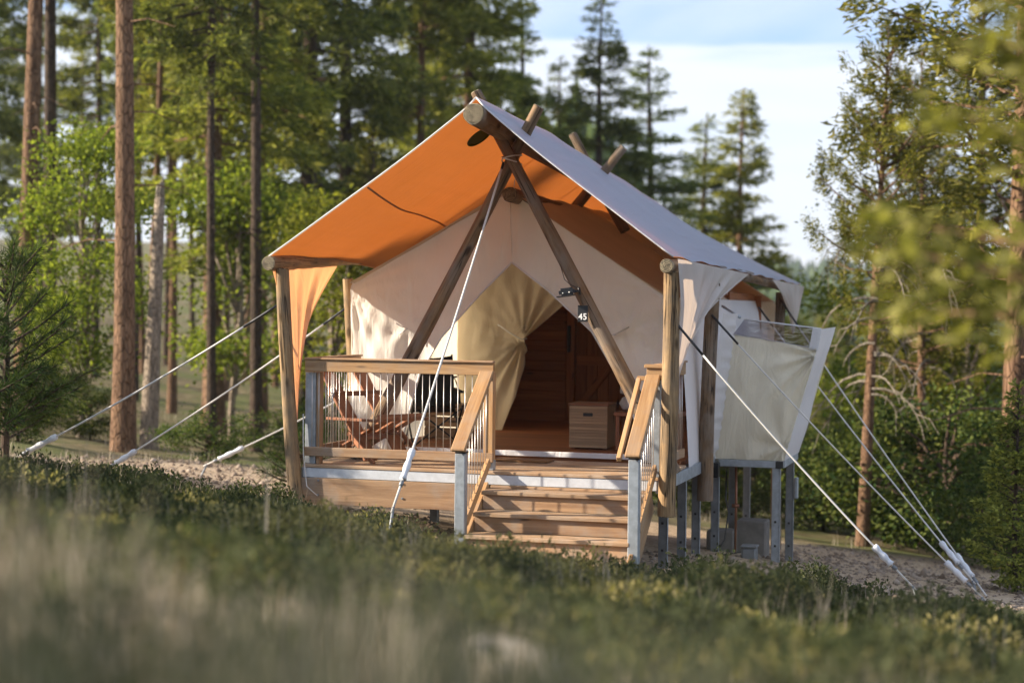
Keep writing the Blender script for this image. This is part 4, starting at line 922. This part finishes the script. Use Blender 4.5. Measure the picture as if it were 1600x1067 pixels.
for k_, (x, y, H) in enumerate(((-16, -9.3, 14), (-22, -14.6, 16), (-25.5, -5.9, 18.2), (-14, -14.9, 11.5), (-15, -20.8, 12.3), (-20, -11.0, 14.5))):
    shade_tree(('fir_b', 'fir_a', 'fir_b', 'pine_c', 'fir_a', 'fir_b', 'fir_a', 'fir_b')[k_], x, y, H, k_*1.1, 'tall conifer at the near edge of the clearing casting shade on the bank', (.9, 1.0, .6, 1.0, .8, .9, 1.0, 1.0)[k_])
tree('conifer_tree', 'fir_b', 62, 74, 'far dark conifer between the two leftmost bare trunks', GL, H=17, rz=.8)
tree('conifer_tree', 'fir_c', 128, 80, 'far sunlit conifer low behind the bright young oak', GL, H=14, rz=2.8)
tree('conifer_tree', 'fir_b', -10, 66, 'far dark conifer at the end of the forest edge', GL, H=18, rz=3.8)
# broken snag
sx, sy = spot(232, 29); sz = gz(sx, sy); sd = ray(250, 276); stop = (CAM+sd*29)
sn = empty('snag', (sx, sy, sz), 'broken dead trunk with a jagged pale top among the pines', 'snag')
pts = [Vector((lerp(sx, stop.x, t), lerp(sy, stop.y, t), lerp(sz-.3, stop.z-.35, t))) for t in np.linspace(0, 1, 12)]
tube('trunk', pts, [lerp(.17, .085, t) for t in np.linspace(0, 1, 12)], bark_grey, sn, 12)
for k_, (a_, h_) in enumerate(((0, .36), (1.6, .20), (3.0, .12), (4.4, .24), (5.4, .30))):
    q = pts[-1]+Vector((math.cos(a_)*.05, math.sin(a_)*.05, -.12)); tube('splinter', [q, q+Vector((0, 0, .12+h_*.6)), q+Vector((math.cos(a_)*.01, 0, .12+h_))], [.042, .03, .004], deadwood, sn, 5)
# dead limbs on the bare cedar trunk
dl = bpy.data.objects
rs5 = np.random.default_rng(12)
def deadlimbs(px, depth, name, label, n, zlo, zhi, lmax, lean):
    x, y = spot(px, depth); z = gz(x, y); items = []
    for k_ in range(n):
        h = rs5.uniform(zlo, zhi); az = rs5.uniform(0, 6.28); l_ = rs5.uniform(.5, lmax); p = np.array([x+lean*(h), y, z+h]); pts = [tuple(p)]
        d = np.array([math.cos(az), math.sin(az)*.7, .25]); stp = l_/6
        for s_ in range(6):
            d = d+np.array([rs5.normal(0, .14), rs5.normal(0, .14), -.24-.05*s_]); d /= np.linalg.norm(d); p = p+d*stp; pts.append(tuple(p))
            if s_ in (2, 3, 4) and rs5.uniform() < .7:
                e = d+rs5.normal(0, .6, 3); e /= np.linalg.norm(e); items.append(([tuple(p), tuple(p+e*stp*1.2), tuple(p+e*stp*2+np.array([0, 0, -.18]))], [.011, .008, .003]))
        items.append((pts, list(np.linspace(.024, .005, 7))))
    V, F = quick_tubes(items, 5); me = bpy.data.meshes.new(name); me.from_pydata(V, [], F); return me
for px, dp, nm, lean in ((1352, 27, 'open crowned', .045), (1447, 30, 'bushier', .02)):
    me = deadlimbs(px, dp, 'dead_limbs', '', 20, 2.2, 5.2, 1.7, lean)
    par = [o for o in col.objects if o.name.startswith('cedar_tree') and nm in o.get('label', '') and ('crowned cedar' in o['label'] or 'bushier cedar' in o['label'])][0]
    o = link('dead_limbs', me, deadwood, None); o['kind'] = 'stuff'; bpy.context.view_layer.update(); place(o, par, Matrix.Identity(4)); o.matrix_basis = (Matrix.Translation(par.location) @ par.rotation_euler.to_matrix().to_4x4() @ Matrix.Diagonal((*par.scale, 1))).inverted()
# needle sapling at the left
def needle_pine(px, depth, H, label, seed, nbr, Rm):
    rs = np.random.default_rng(seed); x, y = spot(px, depth); z = gz(x, y); o = empty('pine_sapling', (x, y, z), label, 'tree', 'pine saplings')
    items = [([(0, 0, -.1), (.02, 0, H*.5), (0, .02, H)], [.05, .035, .012])]; P = []; D = []
    for b_ in range(nbr):
        t = rs.uniform(.08, 1); h = t*H; a = rs.uniform(0, 6.28); l_ = Rm*(1-t)**.6*rs.uniform(.6, 1)+.22; e = .2+.5*t
        d = np.array([math.cos(a)*math.cos(e), math.sin(a)*math.cos(e), math.sin(e)]); p = np.array([0, 0, h]); tip = p+d*l_+np.array([0, 0, .12*l_])
        items.append(([tuple(p), tuple((p+tip)/2-np.array([0, 0, .03])), tuple(tip)], [.016, .012, .007]))
        for _ in range(int(170*l_/.8)):
            s_ = rs.uniform(.30, 1.0); q = p+(tip-p)*s_; P.append(q); nd = d*.75+rs.normal(0, .62, 3); D.append(nd/np.linalg.norm(nd))
    V, F = leaves(np.array(P), np.array(D), rs.uniform(.12, .20, len(P)), .0075, rs); me = np_mesh('needles', V, F); me.materials.append(fol_pine)
    c = bpy.data.objects.new('needles', me); col.objects.link(c); c.parent = o
    tv, tf = quick_tubes(items, 6); m2 = bpy.data.meshes.new('stem'); m2.from_pydata(tv, [], tf); m2.materials.append(bark_dark); c = bpy.data.objects.new('stem', m2); col.objects.link(c); c.parent = o
needle_pine(8, 18.0, 2.15, 'dark long needled pine sapling beside the left guy rope sleeve', 3, 56, 1.0)
needle_pine(-60, 17.0, 1.7, 'lower dark pine sapling at the edge of the clearing', 5, 40, .9)
needle_pine(470, 21.5, .6, 'tiny pine seedling on the gravel beyond the corner post', 8, 14, .35)

# ------------------------------------------------------------------ low cover, grass, stones
def in_view(X, Y, marg=1.12):
    dx, dy = X-CAM.x, Y-CAM.y; dep = dx*fwd.x+dy*fwd.y; lat = dx*r0.x+dy*r0.y
    return (dep > .8) & (np.abs(lat/np.maximum(dep, .1)) < .2963*marg+.25/np.maximum(dep, .3))
rc = np.random.default_rng(41)
nC = 14000
cx = rc.uniform(-9, 13, nC); cyy = rc.uniform(-11, .6, nC)
dep = (cx-CAM.x)*fwd.x+(cyy-CAM.y)*fwd.y
okc = in_view(cx, cyy) & (cyy > -9.8+.8*fbm(cx, cyy, 1.0, 91)) & ~((cx > 1.75) & (cx < 4.0) & (cyy > -1.5)) & ~((cx > .0) & (cx < 3.9) & (cyy > -.35)) & (cyy < -.55+.5*fbm(cx, cyy, 1.6, 8)+np.where(cx > 4.6, -.1, 0.0)+np.where((cx < -.1), .55, 0))
okc &= (fbm(cx, cyy, 1.1, 5)+rc.normal(0, .4, nC) > -.55)
cx, cyy = cx[okc][:4600], cyy[okc][:4600]
rad = rc.uniform(.12, .32, len(cx))*(1+.25*fbm(cx, cyy, 2.0, 6)); hgt = np.clip(.16+.20*fbm(cx, cyy, .8, 7), .04, .40)*rc.uniform(.45, 1.3, len(cx))
hgt *= .68*np.where((cx > 1.5) & (cx < 4.4) & (cyy > -3.8), 1.3, 1)
def cover(idx, per, mat, name, label, lf):
    k = np.repeat(idx, per); n = len(k); a = rc.uniform(0, 6.28, n); q = np.sqrt(rc.uniform(0, 1, n)); x = cx[k]+np.cos(a)*q*rad[k]; y = cyy[k]+np.sin(a)*q*rad[k]
    top = hgt[k]*(1-.75*q*q); z = ground(x, y)+top*rc.uniform(.25, 1.0, n)**.6
    D = unit(np.stack([np.cos(a)*q, np.sin(a)*q, np.full(n, .7)], 1)+rc.normal(0, .5, (n, 3)))
    s = rc.uniform(.7, 1.3, n); V, F = leaves(np.stack([x, y, z], 1), D, lf[0]*s, lf[1]*s, rc)
    tag(link(name, np_mesh(name, V, F), mat), label, 'ground cover', kind='stuff')
allc = np.arange(len(cx)); pale = (fbm(cx, cyy, 1.0, 14)+rc.normal(0, .25, len(cx)) > .22) & (cyy < -1.6)  # scattered clumps that get the sunlit leaf colour
cover(allc[~pale], 105, fol_cover, 'ground_cover', 'low dark green shrubby ground cover on the bank below the deck', (.040, .019))
cover(allc[pale], 105, fol_cover_lit, 'pale_ground_cover', 'yellow green patches of low ground cover on the bank, coloured as sunlit', (.040, .019))
def grass(name, label, n, xr, yr, hr, wr, mat, cond=None, lean=.35):
    x = rc.uniform(*xr, n); y = rc.uniform(*yr, n); k = in_view(x, y, 1.2)
    if cond is not None: k &= cond(x, y)
    x, y = x[k], y[k]; n = len(x); z = ground(x, y)-.01; h = rc.uniform(*hr, n)*(1+.35*fbm(x, y, .6, 3))*np.where(y < -8, np.clip(.5+(-11.0-y)*.2, .4, 1.05), 1); wd = rc.uniform(*wr, n); a = rc.uniform(0, 6.28, n)
    d = np.stack([np.cos(a), np.sin(a), np.zeros(n)], 1); sd = np.stack([-np.sin(a), np.cos(a), np.zeros(n)], 1); bnd = rc.uniform(.05, lean, n)*h
    B = np.stack([x, y, z], 1); up = np.array([0, 0, 1.])
    m1 = B+up*(h*.55)[:, None]+d*(bnd*.3)[:, None]; t1 = B+up*h[:, None]+d*bnd[:, None]; w_ = sd*(wd*.5)[:, None]
    V = np.stack([B-w_, B+w_, m1+w_*.8, m1-w_*.8, t1+w_*.12, t1-w_*.12], 1).reshape(-1, 3); o = np.arange(n)[:, None]*6
    F = np.concatenate([o+np.array([0, 1, 2, 3]), o+np.array([3, 2, 4, 5])]); return tag(link(name, np_mesh(name, V, F), mat), label, 'grass', kind='stuff')
near = lambda x, y: rc.uniform(0, 1, len(x)) < np.clip((fbm(x, y, .42, 21)-.05)*2.2, .015, 1)*np.where(y < -10.2, 1, np.clip((-8.6-y)/1.6, .03, 1))
far2 = lambda x, y: rc.uniform(0, 1, len(x)) < np.clip((-fbm(x, y, .42, 21)-.05)*2.2, .015, 1)*np.where(y < -10.2, 1, np.clip((-8.6-y)/1.6, .03, 1))
grass('foreground_grass', 'soft blurred green grass in the close foreground', 42000, (1.6, 9.4), (-14.9, -7.0), (.12, .40), (.004, .009), fol_sage, near)
grass('dry_foreground_grass', 'soft blurred straw coloured grass in the close foreground', 42000, (1.6, 9.4), (-14.9, -7.0), (.14, .44), (.004, .009), fol_grass, far2)
grass('dry_stalks', 'pale dry stalks standing up from the foreground grass', 2200, (2.4, 9.2), (-14.6, -9.5), (.20, .46), (.006, .012), fol_dead, far2)
nk = 180; kx = rc.uniform(3.2, 8.8, nk); ky = rc.uniform(-14.2, -9.5, nk); ko = in_view(kx, ky, 1.15) & (fbm(kx, ky, .9, 77) > .0); kx, ky = kx[ko], ky[ko]
kk = np.repeat(np.arange(len(kx)), 60); n = len(kk); a = rc.uniform(0, 6.28, n); q = np.sqrt(rc.uniform(0, 1, n))*.13; x = kx[kk]+np.cos(a)*q; y = ky[kk]+np.sin(a)*q
V, F = leaves(np.stack([x, y, ground(x, y)+rc.uniform(.03, .28, n)], 1), unit(rc.normal(0, .7, (n, 3))+np.array([0, 0, .6])), rc.uniform(.03, .06, n), rc.uniform(.015, .03, n), rc)
tag(link('foreground_herbs', np_mesh('foreground_herbs', V, F), fol_cover), 'blurred dark green leafy herbs in the close foreground', 'herbs', kind='stuff')
grass('bank_grass', 'sparse grass blades between the ground cover', 6000, (-7, 12), (-7, .2), (.06, .22), (.004, .007), fol_grass, lambda x, y: ~((x > 1.9) & (x < 3.8) & (y > -1.3)) & ~((x > .0) & (x < 3.9) & (y > -.3)))
grass('clearing_grass', 'thin grass at the edges of the gravel', 26000, (-14, 12), (.3, 22), (.06, .22), (.006, .012), fol_grass, lambda x, y: (fbm(x, y, 2.4, 31) > .25) & ((x < -4.2) | (y > 8.6) | (x > 7)))
# a weathered stone and bleached branch among the near grass
def stone_obj(px, depth, size, label, seed):
    x, y = spot(px, depth); bm = bmesh.new(); bmesh.ops.create_icosphere(bm, subdivisions=3, radius=1); r_ = np.random.default_rng(seed); ph = r_.uniform(0, 6, 9)
    for v in bm.verts:
        q = v.co; f = 1+.16*math.sin(2.3*q.x+ph[0])*math.sin(2.7*q.y+ph[1])+.09*math.sin(5*q.z+4*q.x+ph[2])+.05*math.sin(9*q.y+ph[3]); v.co = Vector((q.x*size[0]*f, q.y*size[1]*f, q.z*size[2]*f))
    me = bpy.data.meshes.new('rock'); bm.to_mesh(me); bm.free(); o = link('rock', me, rockm); o.location = (x, y, gz(x, y)+size[2]*.45); return tag(o, label, 'rock')
rockm = plain('pale_rock', (.32, .28, .23), .9, 0, .3, 6, .5)
stone_obj(800, 5.2, (.20, .14, .08), 'pale tan rock lying in the blurred foreground grass', 4)
# pebbles on the gravel pad
ns = 9000; x = rc.uniform(-5, 10, ns); y = rc.uniform(-.6, 9.5, ns); k = in_view(x, y) & ~((x > -.1) & (x < 3.9) & (y > 2)); x, y = x[k], y[k]; n = len(x)
octv = np.array([[1, 0, 0], [0, 1, 0], [-1, 0, 0], [0, -1, 0], [0, 0, 1], [0, 0, -1]], float); octf = np.array([[0, 1, 4], [1, 2, 4], [2, 3, 4], [3, 0, 4], [1, 0, 5], [2, 1, 5], [3, 2, 5], [0, 3, 5]])
V = octv[None]*rc.uniform(.55, 1.3, (n, 6, 3))*(rc.gamma(2.0, .009, n)+.008)[:, None, None]; an = rc.uniform(0, 6.28, n); c_, s_ = np.cos(an)[:, None], np.sin(an)[:, None]
V = np.stack([V[..., 0]*c_-V[..., 1]*s_, V[..., 0]*s_+V[..., 1]*c_, V[..., 2]*.7], -1)+np.stack([x, y, ground(x, y)+.004], 1)[:, None]
F = (octf[None]+np.arange(n)[:, None, None]*6).reshape(-1, 3)
stone = foliage('stones', (.16, .12, .085), (.46, .39, .31), 0.02)
tag(link('gravel', np_mesh('gravel', V.reshape(-1, 3), F), stone), 'loose tan stones on the gravel pad', 'gravel', kind='stuff')
# far forested hillsides
nf = 9000; dd = rc.uniform(150, 1500, nf)**1.0; an = np.radians(rc.uniform(-17, 4, nf)); x = CAM.x+dd*np.sin(an); y = CAM.y+dd*np.cos(an); hh = rc.uniform(8, 17, nf)
ring = 7; A = np.linspace(0, 2*math.pi, ring+1)[:-1]
lv = [(0.0, .16), (.18, .2), (.45, .14), (.75, .07), (1.0, .0)]
tV = np.array([[r_*math.cos(a+.4*j), r_*math.sin(a+.4*j), z_] for j, (z_, r_) in enumerate(lv) for a in A])
V = tV[None]*hh[:, None, None]*rc.uniform(.8, 1.2, (nf, len(tV), 1))*np.array([1.2, 1.2, 1]); V = V+np.stack([x, y, ground(x, y)-.3], 1)[:, None]
tF = np.array([[j*ring+k, j*ring+(k+1) % ring, (j+1)*ring+(k+1) % ring, (j+1)*ring+k] for j in range(4) for k in range(ring)])
F = (tF[None]+(np.arange(nf)*len(tV))[:, None, None]).reshape(-1, 4)
tag(link('far_forest', np_mesh('far_forest', V.reshape(-1, 3), F), fol_far), 'far hillside covered in conifer forest beyond the valley', 'forest', kind='stuff')
# ------------------------------------------------------------------ air
HZ0, HZ1 = float(GV[:, 2].min())-1, float(max(GV[:, 2].max(), 45))+22
hz, t, o = newmat('haze_air'); pv = N(t, 'ShaderNodeVolumePrincipled'); pv.inputs['Color'].default_value = (.80, .88, 1, 1); pv.inputs['Density'].default_value = .00026; pv.inputs['Anisotropy'].default_value = .2
L(t, pv.outputs[0], o.inputs['Volume'])
bm = bmesh.new(); bmesh.ops.create_cube(bm, size=1, matrix=Matrix.Translation((0, 0, (HZ0+HZ1)/2)) @ Matrix.Diagonal((14000, 14000, HZ1-HZ0, 1))); me = bpy.data.meshes.new('haze'); bm.to_mesh(me); bm.free()
tag(link('haze', me, hz), 'thin bluish air over the valley', 'haze', kind='stuff')
